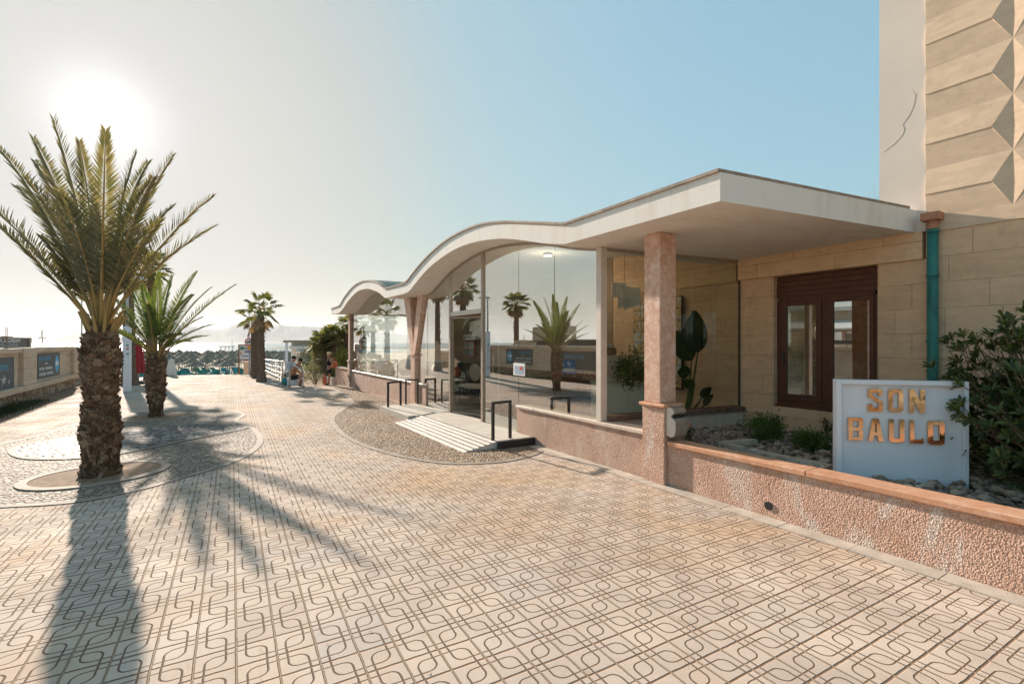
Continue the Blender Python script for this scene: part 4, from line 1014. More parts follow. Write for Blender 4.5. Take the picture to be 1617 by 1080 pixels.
# ------------------------------------------------------------------ stone wall on the left with banners and the ice cream sign
XL = -4.6
sw = thing('stone_wall', (XL-.15, 21, 0), 'long pale block wall with coping on the left side of the promenade', 'wall')
mb = MB().box(XL-.26, XL-.001, 6.0, 25.9, .5, 1.46); mb.build('wall', M['leftstone'], sw)
MB().box(XL-.25, XL+.16, 6, 25.9, .36, .52).build('ledge', M['leftstone'], sw, bevel=.01)
MB().box(XL-.25, XL+.02, 6, 25.9, -.1, .355).build('plinth', M['rubble'], sw)
for y in (9.6, 14.2, 19.1, 25.2): MB().box(XL-.30, XL+.11, y, y+1.25 if y < 25 else y+.75, .5205, 1.60).build('pilaster', M['leftstone'], sw, bevel=.01)
for a, b in ((6, 9.55), (10.9, 14.15), (15.5, 19.05), (20.4, 25.15)):
    mb = MB(); n = max(1, int((b-a)/1.1)); q = random.Random(int(a))
    for k in range(n): mb.box(XL-.32, XL+.09+q.uniform(-.01, .01), a+(b-a)*k/n+.004, a+(b-a)*(k+1)/n-.004, 1.4605, 1.60+q.uniform(-.012, .012))
    mb.build('coping', M['leftstone'], sw, bevel=.012)
# rougher wall carrying on to the beach, and the terrace blocks behind
r2 = thing('rubble_wall', (XL-1.2, 30, 0), 'rough low rubble wall beyond the end of the block wall', 'wall')
MB().box(XL-.9, XL-.4, 25.95, 34, -2.2, 1.05).build('wall', M['rubble'], r2)
MB().box(XL-1.0, XL-.3, 25.95, 34, 1.052, 1.16).build('coping', M['leftstone'], r2)
tb_ = thing('terrace_block', (-8, 23.5, 0), 'stepped block-built terrace parapet behind the left wall', 'parapet')
MB().box(-8.2, -7.6, 19.5, 27.5, -.1, 1.9).build('wall', M['leftstone'], tb_)
MB().box(-8.25, -7.55, 21.8, 25.2, 1.902, 2.7).build('merlon', M['leftstone'], tb_)
# restaurant beyond the left edge of the picture: seen only mirrored in the panes
rs = thing('terrace_restaurant', (-13, 6, 0), 'pale terrace restaurant with an awning across the promenade', 'restaurant')
MB().box(-16, -12.5, -2, 15, 0, 3.4).build('wall', M['leftstone'], rs)
MB().box(-16.2, -12.2, -2.2, 15.2, 3.402, 3.6).build('roof', M['plaster'], rs)
MB().prism([(-12.499, -1, 2.9), (-10.6, -1, 2.45), (-10.6, -1, 2.38), (-12.499, -1, 2.8)], (0, 14, 0)).build('awning', M['whitecanvas'], rs)
for k in range(5): MB().box(-12.49, -12.45, .2+k*2.8, 2.2+k*2.8, .1, 2.3).build('window', M['glass'], rs)
bush('offscreen_shrub', (-5.6, 3.5, .75), (.8, 2.6, .8), 2600, .09, 'darkleaf', 'dark hedge shrub across the promenade opposite the white sign', 71, 40, .5)
bush('offscreen_shrub', (2.2, -4.6, .95), (2.3, .9, 1.0), 3600, .10, 'darkleaf', 'unseen dark shrub added behind the viewer for the copper letters to mirror', 72, 40, .5)  # out of view, added so the sign letters reflect something dark
def banner(y0, y1, z0, z1, lab):
    o = thing('banner', (XL, (y0+y1)/2, z0), lab, 'banner'); MB().box(XL+.004, XL+.014, y0, y1, z0, z1).build('panel', M['banner'], o); return o
def wtext(txt, size, y, z, mat, par, x=XL+.0165, nm='lettering', sx=1., **k):
    return text_mesh(txt, size, nm, M[mat], frameM(Vector((x, y, z)), Vector((0, 1, 0)), Vector((0, 0, 1))), par, .0012, sx=sx, **k)
b1 = banner(16.0, 18.68, .52, 1.36, 'dark grey banner with a white splash drawing, cut by the left picture edge')
wtext('OUTDORIS', .22, 16.75, 1.02, 'txtblue', b1, sx=1.35)
mb = MB()
for pts in ([(17.75, .62), (17.8, .72), (17.72, .78), (17.6, .80), (17.85, .82), (17.9, .93), (17.95, .84), (18.1, .80), (17.98, .76), (17.95, .66), (17.86, .70)], [(17.45, .68), (17.55, .76), (17.5, .66)], [(18.2, .66), (18.28, .78), (18.33, .72), (18.28, .64)], [(17.7, .55), (17.76, .62), (17.74, .54)]):
    mb.prism([(XL+.0145, y, z) for y, z in pts], (.002, 0, 0))
mb.build('splash_mark', M['txtgrey'], b1)
b2 = banner(20.85, 23.5, .60, 1.40, 'dark grey banner with white watersport words and a blue oval')
wtext('SEASCADORIS', .17, 20.98, 1.17, 'txtblue', b2, sx=1.25)
wtext('OPEN', .09, 21.6, 1.03, 'txtwhite', b2, sx=1.7)
wtext('PATINE - HIDROBIKE', .13, 21.02, .86, 'txtwhite', b2, sx=1.22, bold=.003)
wtext('ROCKERLE - SUP BANG', .13, 21.02, .69, 'txtwhite', b2, sx=1.17, bold=.003)
mb = MB(); e = [(XL+.0145, 23.12+.26*math.cos(a), 1.0+.30*math.sin(a)) for a in [2*math.pi*k/24 for k in range(24)]]; mb.prism(e, (.002, 0, 0)); mb.build('oval_picture', M['txtblue'], b2)
MB().prism([(XL+.017, 22.9, 1.02), (XL+.017, 23.0, 1.12), (XL+.017, 23.33, 1.05), (XL+.017, 23.28, .98), (XL+.017, 22.98, .93)], (.001, 0, 0)).build('oval_white_shape', M['txtwhite'], b2)  # white shape on the oval picture
ic = thing('ice_cream_sign', (XL-.15, 18.5, 1.6), 'long black sign board reading ICE CREAM standing on the left wall', 'sign')
MB().box(XL-.22, XL-.16, 15.0, 20.72, 1.625, 1.875).build('panel', M['blacksign'], ic)
MB().box(XL-.24, XL-.13, 14.95, 20.88, 1.877, 1.90).box(XL-.24, XL-.13, 20.722, 20.88, 1.60, 1.876).box(XL-.24, XL-.13, 14.95, 20.72, 1.60, 1.623).build('frame', M['kerb'], ic)
wtext('ICE CREAM', .155, 18.25, 1.762, 'txtwhite', ic, x=XL-.157, sx=2.15, bold=.004)
wtext('HELADERIA', .125, 18.2, 1.645, 'txtgrey', ic, x=XL-.157, sx=2.35, bold=.003)
def hooplamp(y, lab):
    o = thing('wall_lamp', (XL-.1, y, 1.6), lab, 'lamp', 'hooped lamps on the left wall'); zz = 1.60
    MB().tube([(XL-.1, y, zz), (XL-.1, y, zz+.30)], .012, 6).build('stem', M['bronze'], o)
    MB().box(XL-.16, XL-.04, y-.28, y+.22, zz+.30, zz+.325).build('lamp_head', M['bronze'], o, bevel=.004)
    pts = [(XL-.1, y-.06+.06*math.cos(a), zz+.46+.10*math.sin(a)) for a in [math.pi*k/8 for k in range(9)]]
    MB().tube([(XL-.1, y, zz+.325)]+pts+[(XL-.1, y-.12, zz+.325)], .008, 5).build('hoop', M['bronze'], o)
hooplamp(21.9, 'thin hooped lamp on the wall above the watersport banner'); hooplamp(18.6, 'thin hooped lamp behind the black ice cream sign')
# weeds at the wall foot
mb = MB(); q = random.Random(8)
for k in range(2600):
    y = q.uniform(14.5, 20.2); f = max(.1, 1-abs(y-17.6)/3.2); x = XL+.1+abs(q.gauss(0, .22)); b0 = Vector((x, y, -.01)); d = Vector((q.uniform(-.5, .9), q.uniform(-.7, .7), 1.2)).normalized()*q.uniform(.08, .34)*f
    mb.add([b0, b0+Vector((.008, .012, 0)), b0+d], [(0, 1, 2)])
tag(mb.build('weeds', M['darkleaf'], fix=False), 'dark green weeds growing along the foot of the left wall', 'weeds', kind='stuff')
sheet('dusty_strip', [(-4.75, 6), (-3.95, 6), (-3.8, 18), (-3.9, 24), (-4.1, 30), (-4.75, 30)], .006, M['soil'])

# ------------------------------------------------------------------ lamp column, parasols, notice board, signs
o = thing('lamp_column', G(201, 619), 'white square lamp column with a saucer lamp head beside the tall fan palm', 'lamp post'); b = o.location
MB().box(b.x-.11, b.x+.11, b.y-.11, b.y+.11, 0, 2.32).build('base', M['whitepaint'], o, bevel=.01)
MB().tube([(b.x, b.y, 2.32), (b.x, b.y, 4.0)], [.05, .04], 10).build('pole', M['grey_paint'], o, smooth=True)
h = b+CR*.32
MB().tube([Vector((b.x, b.y, 3.95)), h+Vector((0, 0, 4.08))], .025, 6).lathe(h, [(.02, 4.10), (.2, 4.08), (.30, 4.0), (.28, 3.97), (.1, 3.96)], 20).build('lamp_head', M['whitepaint'], o, smooth=True)
for z, m in ((1.5, 'redpaint'), (1.32, 'greenprint'), (1.62, 'greenprint')):
    MB().box(b.x+.02-.035, b.x+.02+.035, b.y-.115, b.y-.111, z, z+.06).build('sticker', M[m], o)
tag(MB().tube([W(129, 34, -2.2), W(129, 34, 5.5)], [.06, .04], 8).build('mast', M['grey_paint']), 'slim grey mast behind the big date palm', 'mast')
def closed_parasol(base, H, r, mat, lab, z0=.45, pole=True):
    o = thing('closed_parasol', base, lab, 'parasol')
    mb = MB(); n = 24; vs = []; prof = [(r*1.0, z0), (r*1.08, z0+.1), (r*.85, z0+(H-z0)*.45), (r*.55, z0+(H-z0)*.78), (r*.5, z0+(H-z0)*.84), (r*.62, z0+(H-z0)*.88), (r*.3, H-.05), (.015, H)]
    for rr, z in prof:
        for k in range(n):
            a = 2*math.pi*k/n; q_ = rr*(1+(.22 if k % 3 == 0 else -.1)); vs.append(Vector((base.x+q_*math.cos(a), base.y+q_*math.sin(a), base.z+z)))
    mb.add(vs, [(i*n+k, i*n+(k+1) % n, (i+1)*n+(k+1) % n, (i+1)*n+k) for i in range(len(prof)-1) for k in range(n)]+[tuple(range(n))]); mb.build('canopy', mat, o)
    if pole:
        MB().tube([base, base+Vector((0, 0, H*.6))], .022, 8).build('pole', M['grey_paint'], o)
        MB().lathe(base, [(.32, 0), (.32, .05), (.12, .14), (.05, .16)], 16).build('base', M['blacksign'], o)
    return o
closed_parasol(G(219, 606), 1.86, .19, M['red'], 'closed dark red parasol behind the lamp column')
closed_parasol(G(270.5, 593.5), .92, .19, M['whitecanvas'], 'small closed white parasol at the promenade edge', .02, False)
# notice board
nb = thing('notice_board', W(388, 26.9), 'brown framed beach notice board behind the no dogs sign', 'notice board'); D = 26.9
def at(px, py, D=D): return W(px, D, EYE+(541-py)/770*D)
fmb = frameM(W(388, D), CR, Vector((0, 0, 1)))
def bb(x0, x1, y0, y1, d0, d1, mb=None): # px box on the board plane
    X = lambda p: (p-388)/770*D
    Z = lambda p: EYE+(541-p)/770*D
    return (mb or MB()).box(X(x0), X(x1), Z(y1), Z(y0), -d1, -d0, M=fmb)
bb(376.6, 378.2, 544, 590.5, -.03, .03).build('post', M['boardwood'], nb); bb(398.2, 399.8, 544, 575, -.03, .03).build('post', M['boardwood'], nb)
bb(378.25, 398.15, 544, 545.8, -.025, .025).build('frame', M['boardwood'], nb); bb(378.25, 398.15, 567.5, 569.5, -.025, .025).build('frame', M['boardwood'], nb)
bb(378.3, 398.1, 545.9, 567.4, -.012, .0).build('panel', M['paper'], nb)
bb(379.2, 385.8, 547.5, 552.5, -.018, -.0125).build('print', M['greenprint'], nb)
bb(386.5, 397.5, 547.5, 552.5, -.018, -.0125).build('print', M['bluecloth'], nb)
bb(383, 391.8, 561.4, 562.8, -.018, -.0125).build('print', M['bluepaint'], nb)
bb(379.2, 381.5, 556, 557.5, -.018, -.0125).build('print', M['redpaint'], nb); bb(379.5, 383, 559, 560.2, -.018, -.0125).build('print', M['redpaint'], nb)
for k in range(5): bb(384+k*2.5, 385.4+k*2.5, 555.5, 556.8, -.018, -.0125).build('print', M[('yellowpaint', 'greenprint', 'bluepaint', 'txtgrey', 'redpaint')[k]], nb)
# sign post
D2 = 26.4; ns = thing('no_dogs_sign', W(394.3, D2), 'round red ringed no dogs sign on a grey pole with a blue plate', 'sign')
fm2 = frameM(W(394.3, D2), CR, Vector((0, 0, 1))); Z = lambda p: EYE+(541-p)/770*D2
MB().tube([W(394.3, D2, -.02), W(394.3, D2, Z(555))], .055, 10).build('pole', M['grey_paint'], ns, smooth=True)
MB().tube([W(393.3, D2, Z(555)), W(393.3, D2, Z(490))], .028, 8).build('mast', M['grey_paint'], ns, smooth=True)
sc_ = W(393.0, D2-.09, Z(540)); f3 = frameM(sc_, CR, Vector((0, 0, 1)))
def disc(r, d0, d1, sx=1., cx=0, cz=0, n=28): return MB().prism([f3 @ Vector((cx+r*sx*math.cos(a), cz+r*math.sin(a), d0)) for a in [2*math.pi*k/n for k in range(n)]], (f3.to_3x3() @ Vector((0, 0, 1)))*(d1-d0))
disc(.222, 0, .012).build('ring', M['redpaint'], ns); disc(.165, .0125, .016).build('disc', M['txtwhite'], ns)
dog = [(-.10, -.10), (-.08, -.03), (-.11, .0), (-.12, .05), (-.09, .03), (-.05, .03), (.03, .03), (.06, .08), (.09, .09), (.10, .06), (.14, .05), (.13, .02), (.09, .01), (.07, -.02), (.08, -.09), (.055, -.09), (.045, -.03), (-.02, -.03), (-.045, -.05), (-.04, -.10), (-.06, -.10), (-.065, -.04), (-.085, -.10)]
MB().prism([f3 @ Vector((x, z, .0165)) for x, z in dog], (f3.to_3x3() @ Vector((0, 0, 1)))*.003).build('dog_symbol', M['blacksign'], ns)
MB().prism([f3 @ Vector((x, z, .0)) for x, z in ((-.10, -.235), (.09, -.235), (.045, -.47), (-.05, -.47))], (f3.to_3x3() @ Vector((0, 0, 1)))*.01).build('arrow_plate', M['yellowpaint'], ns)
MB().prism([f3 @ Vector((x, z, -.02)) for x, z in ((-.22, -.48), (.30, -.48), (.30, -.56), (-.22, -.56))], (f3.to_3x3() @ Vector((0, 0, 1)))*.01).build('plate', M['bluepaint'], ns)
bx = thing('litter_bin', W(389.5, 27.4), 'beige concrete litter bin between the notice board and the sign pole', 'bin')
f4 = frameM(W(389.5, 27.4), CR, Vector((0, 0, 1))); MB().box(-.13, .13, 0, .66, -.2, .1, M=f4).build('body', M['leftstone'], bx, bevel=.01); MB().box(-.15, .15, .662, .70, -.22, .12, M=f4).build('lid', M['palecap'], bx, bevel=.008)
bx = thing('litter_bin', W(402.5, 27.8), 'beige concrete litter bin right of the notice board, by the rear palm', 'bin')
f4 = frameM(W(402.5, 27.8), CR, Vector((0, 0, 1))); MB().box(-.16, .16, 0, .58, -.2, .1, M=f4).build('body', M['leftstone'], bx, bevel=.01); MB().box(-.18, .18, .582, .62, -.22, .12, M=f4).build('lid', M['palecap'], bx, bevel=.008)

# handrail down to the beach
hr = thing('handrail', (2.62, 21, 0), 'stainless handrail running down to the beach beside the fan palms', 'handrail')
A = G(457, 612); B = W(418, 33.5, -.25); N = 11
tops = []
def hz(f): return .98+(-.38)*f
for k in range(N+1):
    f = k/N; p = A.lerp(B, f); zt = hz(f); zb = -.03 if f < .6 else -.9
    tops.append(Vector((p.x, p.y, zt))); MB().tube([(p.x, p.y, zb), (p.x, p.y, zt)], .024, 8).build('post', M['steel'], hr, smooth=True)
for dz, r in ((0, .028), (-.28, .014), (-.52, .014), (-.74, .014)): MB().tube([t+Vector((0, 0, dz)) for t in tops], r, 8).build('rail', M['steel'], hr, smooth=True)
e0 = tops[0]; e1 = e0+Vector((.45, -.35, -.32)); MB().tube([e0, e1, Vector((e1.x, e1.y, .35)), Vector((e1.x-.28, e1.y+.2, .25))], .022, 8).build('rail_end', M['steel'], hr, smooth=True)
# cross rail by the notice board
cr_ = thing('edge_railing', W(372, 27.2), 'thin white railing at the promenade edge left of the notice board', 'railing')
MB().tube([W(364, 27.3, .40), W(388, 27.3, .40)], .018, 6).build('rail', M['whitepaint'], cr_)
MB().tube([W(364, 27.3, -.4), W(364, 27.3, .42)], .03, 6).build('post', M['whitepaint'], cr_)
MB().tube([W(364, 27.3, .35), W(369, 27.9, -.1)], .025, 6).build('brace', M['whitepaint'], cr_)

# low ramp wall, seat block, kiosk, shrubs
rw = thing('ramp_wall', (4.7, 28, -1), 'low cream retaining wall along the ramp below the shrubs', 'wall')
MB().prism([(4.602, 22.6, .18), (4.602, 22.6, -2.2), (4.602, 36, -2.6), (4.602, 36, .0)], (.25, 0, 0)).build('wall', M['palecap'], rw)
MB().box(4.75, 4.98, 20.11, 22.55, -.3, .66).build('end_wall', M['pinkrender'], rw); MB().box(4.71, 5.0, 20.14, 22.58, .662, .70).build('cap', M['palecap'], rw)
mb = MB(); mb.add([(4.8, 20.2, .1), (14, 20.2, .3), (14, 40, .3), (4.8, 40, -.1)], [(0, 1, 2, 3)]); struct(mb.build('shrub_bank', M['soil']))
sb_ = thing('seat_block', (2.92, 21.25, 0), 'low white concrete block the two men sit on by the handrail', 'seat')
SBc = W(463.5, 19.75); f5 = frameM(SBc, CR, Vector((0, 0, 1))); sb_.location = SBc
MB().box(-.22, .20, 0, .33, -.55, .12, M=f5).build('block', M['whitepaint'], sb_, bevel=.02)
ks = thing('beach_kiosk', W(478, 42), 'low beach kiosk with flat dark roof and glazed front beyond the shrubs', 'kiosk')
f6 = frameM(W(478, 42), (CR*.92+CF*.38), Vector((0, 0, 1)))
MB().box(-.9, 4.5, -1.5, 1.75, -3.5, -.0, M=f6).build('wall', M['plaster'], ks)
MB().box(-1.5, 5.0, 1.752, 1.95, -4.2, .7, M=f6).build('roof', M['trim'], ks)
for k, m in enumerate(('glass', 'bluecloth', 'teal')): MB().box(-.5+k*.85, .2+k*.85, -1.2, 1.2, .002, .04, M=f6).build('window', M[m], ks)
MB().box(-1.35, -1.15, -1.5, 1.75, .3, .5, M=f6).build('post', M['whitepaint'], ks)
MB().box(-1.0, .6, 1.25, 1.45, .01, 1.0, M=f6).build('awning', M['whitecanvas'], ks)
gr = thing('glass_balustrade', W(482, 33), 'glass balustrade with steel posts in front of the kiosk', 'balustrade')
ga_, gb_ = W(470, 34, -.2), W(492, 31.5, -.2)
for k in range(5):
    p = ga_.lerp(gb_, k/4); MB().tube([p, p+Vector((0, 0, .75))], .02, 6).build('post', M['steel'], gr)
MB().prism([ga_+Vector((0, 0, .1)), gb_+Vector((0, 0, .1)), gb_+Vector((0, 0, .7)), ga_+Vector((0, 0, .7))], (.01, .012, 0)).build('glass_pane', M['glass_green'], gr)
def fan_clump(base, lab, seed, n, rx, H):
    q = random.Random(seed); t = thing('fan_palm_clump', base, lab, 'palm'); mb = MB(); tr_ = MB()
    for k in range(n):
        o_ = CR*q.uniform(-rx, rx)+CF*q.uniform(-.8, .8); h_ = H*q.uniform(.5, 1); top_ = base+o_+Vector((0, 0, h_)); tr_.tube([base+o_*.5+Vector((0, 0, -.2)), top_], [.1, .08], 7)
        for i in range(17): fan_leaf(mb, top_, i*2.4+q.uniform(-.2, .2), R(-35+115*(i/17)), .38, .44*q.uniform(.85, 1.1), q, 0, 1, n=13)
    mb.build('crown', [M['fanleaf'], M['rachis'], M['dryleaf']], t, fix=False); tr_.build('trunk', M['fantrunk'], t); return t
fan_clump(W(528, 24, .1), 'bushy clump of fan palms rising behind the shrubs by the far canopy end', 81, 9, .95, 2.45)
bush('feathery_shrub', W(512, 24.5, 1.15), (.62, .6, .95), 5200, .085, 'greyleaf', 'feathery pale grey green shrub in front of the fan palm clump', 82, 40, .42, up=.7)
bush('dark_bush', W(494, 26.5, .65), (.62, .6, .85), 3200, .09, 'darkleaf', 'dark green rounded bush left of the feathery shrub', 83, 30, .5)
bush('grey_shrub', W(498, 23.5, .18), (.85, .5, .42), 4200, .06, 'greyleaf', 'low grey shrub spilling over the ramp wall', 84, 40, .45)
bush('yellow_shrub', W(541, 22.6, .75), (.42, .4, .72), 2600, .09, 'yellowleaf', 'yellow green shrub tucked against the far canopy column', 85, 26, .5)
bush('dark_bush', W(541, 25, .9), (.9, .6, 1.0), 3200, .10, 'darkleaf', 'dark bush behind the yellow shrub under the fan palms', 86, 30, .5)

# ------------------------------------------------------------------ the beach
def proto_umbrella():
    t = thing('thatch_umbrella', (0, 0, 0), 'grey brown thatched beach umbrella in the front rows nearest the promenade', 'umbrella', 'thatched umbrellas on the beach')
    q = random.Random(3); mb = MB(); n = 22
    for (r0, z0, r1, z1) in ((1.15, 1.72, .62, 2.02), (.80, 1.90, .12, 2.34)):
        for k in range(n):
            a, b_ = 2*math.pi*k/n, 2*math.pi*(k+1)/n; j = q.uniform(-.07, .05); k1 = q.uniform(.95, 1.06)
            mb.add([(r0*k1*math.cos(a), r0*k1*math.sin(a), z0+j), (r0*k1*math.cos(b_), r0*k1*math.sin(b_), z0+j), (r1*math.cos(b_), r1*math.sin(b_), z1), (r1*math.cos(a), r1*math.sin(a), z1)], [(0, 1, 2, 3)])
            mb.add([(r0*k1*math.cos(a), r0*k1*math.sin(a), z0+j), (r0*k1*math.cos(b_), r0*k1*math.sin(b_), z0+j), ((r0*.97)*math.cos((a+b_)/2), r0*.97*math.sin((a+b_)/2), z0+j-.10)], [(0, 1, 2)])
    for k in range(9): a = q.uniform(0, 6.28); mb.add([(.04*math.cos(a), .04*math.sin(a), 2.3), (-.04*math.sin(a), .04*math.cos(a), 2.3), (.16*math.cos(a), .16*math.sin(a), 2.62)], [(0, 1, 2)])
    mb.build('thatch', M['thatch'], t, fix=False); MB().tube([(0, 0, -.05), (0, 0, 2.3)], .045, 7).build('pole', M['boardwood'], t); return t
def proto_bed():
    t = thing('sun_lounger', (0, 0, 0), 'teal sun lounger in the rows nearest the promenade', 'sun lounger', 'teal sun loungers on the beach')
    MB().box(-.32, .32, -.95, .35, .30, .36).build('seat', M['teal'], t); MB().prism([(-.32, .35, .30), (.32, .35, .30), (.32, .95, .78), (-.32, .95, .78)], (0, -.04, .06)).build('backrest', M['teal'], t)
    for x in (-.28, .28):
        for y in (-.8, .3): MB().box(x-.025, x+.025, y-.025, y+.025, -.02, .299).build('leg', M['whitepaint'], t)
    return t
pu, pb_ = proto_umbrella(), proto_bed(); index(pu); index(pb_)
q = random.Random(12); first = True; nu = 0
for r in range(15):
    D = 50+r*4.3
    px = 150+q.uniform(0, 20)
    step = 3.3/D*770
    while px < 505:
        p_ = px+q.uniform(-4, 4); Dd = D+q.uniform(-1.2, 1.2); loc = W(p_, Dd, ZB)
        if not (r < 2 and p_ > 425) and nu < 230:
            hz_ = q.uniform(.90, 1.06)
            if nu == 0: pu.location = loc
            else: copy_tree(pu, loc, q.uniform(0, 6), hz_, 'grey brown thatched beach umbrella in the '+('front rows nearest the promenade' if r < 4 else 'middle rows of the beach' if r < 9 else 'back rows nearest the sea'))
            nu += 1
        px += step
nb_ = 0
for r in range(7):
    D = 47.5+r*2.6; px = 205+q.uniform(0, 6)
    while px < 425:
        loc = W(px, D+q.uniform(-.5, .5), ZB); rz = R(-YAW)+q.choice((R(160), R(200), R(185), R(20)))+q.uniform(-.3, .3)
        if nb_ == 0: pb_.location = loc; pb_.rotation_euler = (0, 0, rz)
        else: copy_tree(pb_, loc, rz, q.uniform(.95, 1.05), 'teal sun lounger in the '+('rows nearest the promenade' if r < 3 else 'rows further down the sand'))
        nb_ += 1; px += (1.15+q.uniform(0, .5))/D*770
print('umbrellas', nu, 'beds', nb_)
tw = thing('lifeguard_tower', W(358.5, 105, ZB), 'white and red lifeguard tower standing among the thatched umbrellas', 'lifeguard tower'); f7 = frameM(W(358.5, 105, ZB), CR, Vector((0, 0, 1)))
for x in (-.85, .85):
    for z in (-.8, .8): MB().box(x-.06, x+.06, 0, 3.1, z-.06, z+.06, M=f7).build('leg', M['whitepaint'], tw)
MB().box(-.98, .98, 1.3, 1.42, -.95, .95, M=f7).build('deck', M['whitepaint'], tw); MB().box(-.98, .98, 1.422, 2.05, -.97, -.93, M=f7).build('side_panel', M['redpaint'], tw); MB().box(-.2, .3, 1.43, 2.1, .87, .93, M=f7).build('side_panel', M['redpaint'], tw)
MB().box(-1.1, 1.1, 3.102, 3.25, -1.1, 1.1, M=f7).build('roof', M['trim'], tw)
tag(MB().tube([W(366.5, 104, ZB), W(366.5, 104, 2.6)], .05, 6).build('flag_mast', M['grey_paint']), 'thin mast next to the lifeguard tower', 'mast')

# ------------------------------------------------------------------ people
def body(name, joints, edges, mat, par, root, sub=1):
    me = bpy.data.meshes.new(name); keys = list(joints); idx = {k: i for i, k in enumerate(keys)}; o0 = worigin(par)
    me.from_pydata([Vector(joints[k][0])-o0 for k in keys], [(idx[a], idx[b]) for a, b in edges], [])
    o = bpy.data.objects.new(name, me); COL.objects.link(o); m = o.modifiers.new('s', 'SKIN'); m.use_smooth_shade = True
    for i, k in enumerate(keys):
        r = joints[k][1]; me.skin_vertices[0].data[i].radius = r if hasattr(r, '__len__') else (r, r); me.skin_vertices[0].data[i].use_root = (k == root)
    if sub: mm = o.modifiers.new('u', 'SUBSURF'); mm.levels = sub; mm.render_levels = sub
    dg = bpy.context.evaluated_depsgraph_get(); m2 = bpy.data.meshes.new_from_object(o.evaluated_get(dg)); m2.name = name
    o.modifiers.clear(); o.data = m2; m2.materials.clear(); m2.materials.append(mat)
    for p in m2.polygons: p.use_smooth = True
    o.parent = par; return o
def person(org, J, k, skin, hair, lab, clothes, haircut='short', look=1):
    """J: joints as (sideways, up, away) metres from org, facing sideways*look"""
    t = thing('person', org, lab, 'person')
    P = {n: org+CR*v[0]*k+Vector((0, 0, v[1]*k))+CF*v[2]*k for n, v in J.items()}
    R_ = {'pelvis': (.13, .11), 'belly': (.125, .10), 'chest': (.15, .11), 'neck': .052, 'chin': (.07, .075), 'skull': (.085, .095), 'crown': (.05, .055)}
    for sd in 'LR':
        R_.update({'sh'+sd: .058, 'el'+sd: .042, 'wr'+sd: .027, 'pa'+sd: (.040, .022), 'hip'+sd: .085, 'kn'+sd: .056, 'an'+sd: .036, 'toe'+sd: (.038, .026)})
    P['crown'] = P['skull']+(P['skull']-P['chin']).normalized()*.075*k
    E_ = [('pelvis', 'belly'), ('belly', 'chest'), ('chest', 'neck'), ('neck', 'chin'), ('chin', 'skull'), ('skull', 'crown')]
    for sd in 'LR': E_ += [('chest', 'sh'+sd), ('sh'+sd, 'el'+sd), ('el'+sd, 'wr'+sd), ('wr'+sd, 'pa'+sd), ('pelvis', 'hip'+sd), ('hip'+sd, 'kn'+sd), ('kn'+sd, 'an'+sd), ('an'+sd, 'toe'+sd)]
    for sd in 'LR':
        d = (P['pa'+sd]-P['wr'+sd]).normalized(); w_ = d.cross(CF); w_ = w_.normalized() if w_.length > .1 else CR
        for i in range(4):
            L = (.075, .085, .08, .062)[i]*k; b0 = P['pa'+sd]+w_*(i-1.5)*.018*k; c1 = b0+d*L*.5; c2 = b0+d*L*.85+Vector((0, 0, -.012*k))
            P['f%d%sa' % (i, sd)] = c1; P['f%d%sb' % (i, sd)] = c2; R_['f%d%sa' % (i, sd)] = .009; R_['f%d%sb' % (i, sd)] = .007
            E_ += [('pa'+sd, 'f%d%sa' % (i, sd)), ('f%d%sa' % (i, sd), 'f%d%sb' % (i, sd))]
        P['th'+sd] = P['wr'+sd].lerp(P['pa'+sd], .5)+w_*.045*k+d*.03*k; R_['th'+sd] = .010; E_.append(('wr'+sd, 'th'+sd))
    jj = {n: (P[n], (tuple(a*k for a in R_[n]) if hasattr(R_[n], '__len__') else R_[n]*k)) for n in P}
    bd = body('body', jj, E_, skin, t, 'pelvis')
    hd = P['skull']; up = (P['skull']-P['chin']).normalized(); fw = (CR*look); fw = (fw-up*fw.dot(up)).normalized(); sdv = up.cross(fw)
    mb = MB(); hc = hd+up*.03*k
    mb.blob((0, 0, 0), (.098*k, .085*k, .10*k), 3, 14, 9, 0, .03)
    for i, v in enumerate(mb.v):
        mb.v[i] = hc+fw*(v.x-.018*k)+sdv*v.y+up*(max(v.z, -.03*k if haircut == 'short' else -.16*k)+.012*k)
    if haircut == 'bun':
        b2 = MB().blob(hc-fw*.09*k+up*.07*k, (.05*k,)*3, 5, 10, 7); mb.add(b2.v, b2.f)
    mb.build('hair', hair, t, smooth=True, fix=False)
    f = MB(); fc = hd+fw*.082*k-up*.012*k; f.add([fc+up*.02*k-sdv*.012*k, fc+up*.02*k+sdv*.012*k, fc-up*.018*k+fw*.026*k, fc-up*.026*k-sdv*.016*k, fc-up*.026*k+sdv*.016*k], [(0, 2, 3), (0, 1, 2), (1, 4, 2), (2, 4, 3)]); f.build('nose', skin, bd)
    for s in (-1, 1):
        MB().blob(hd+fw*.082*k+sdv*s*.032*k+up*.012*k, (.009*k,)*3, 1, 8, 5).build('eye', M['blacksign'], bd); MB().blob(hd+sdv*s*.088*k-up*.01*k, (.016*k, .012*k, .03*k), 2, 8, 5).build('ear', skin, bd)
    MB().blob(hd+fw*.080*k-up*.052*k, (.008*k, .02*k, .006*k), 1, 8, 5).build('mouth', M['redpaint'], bd)
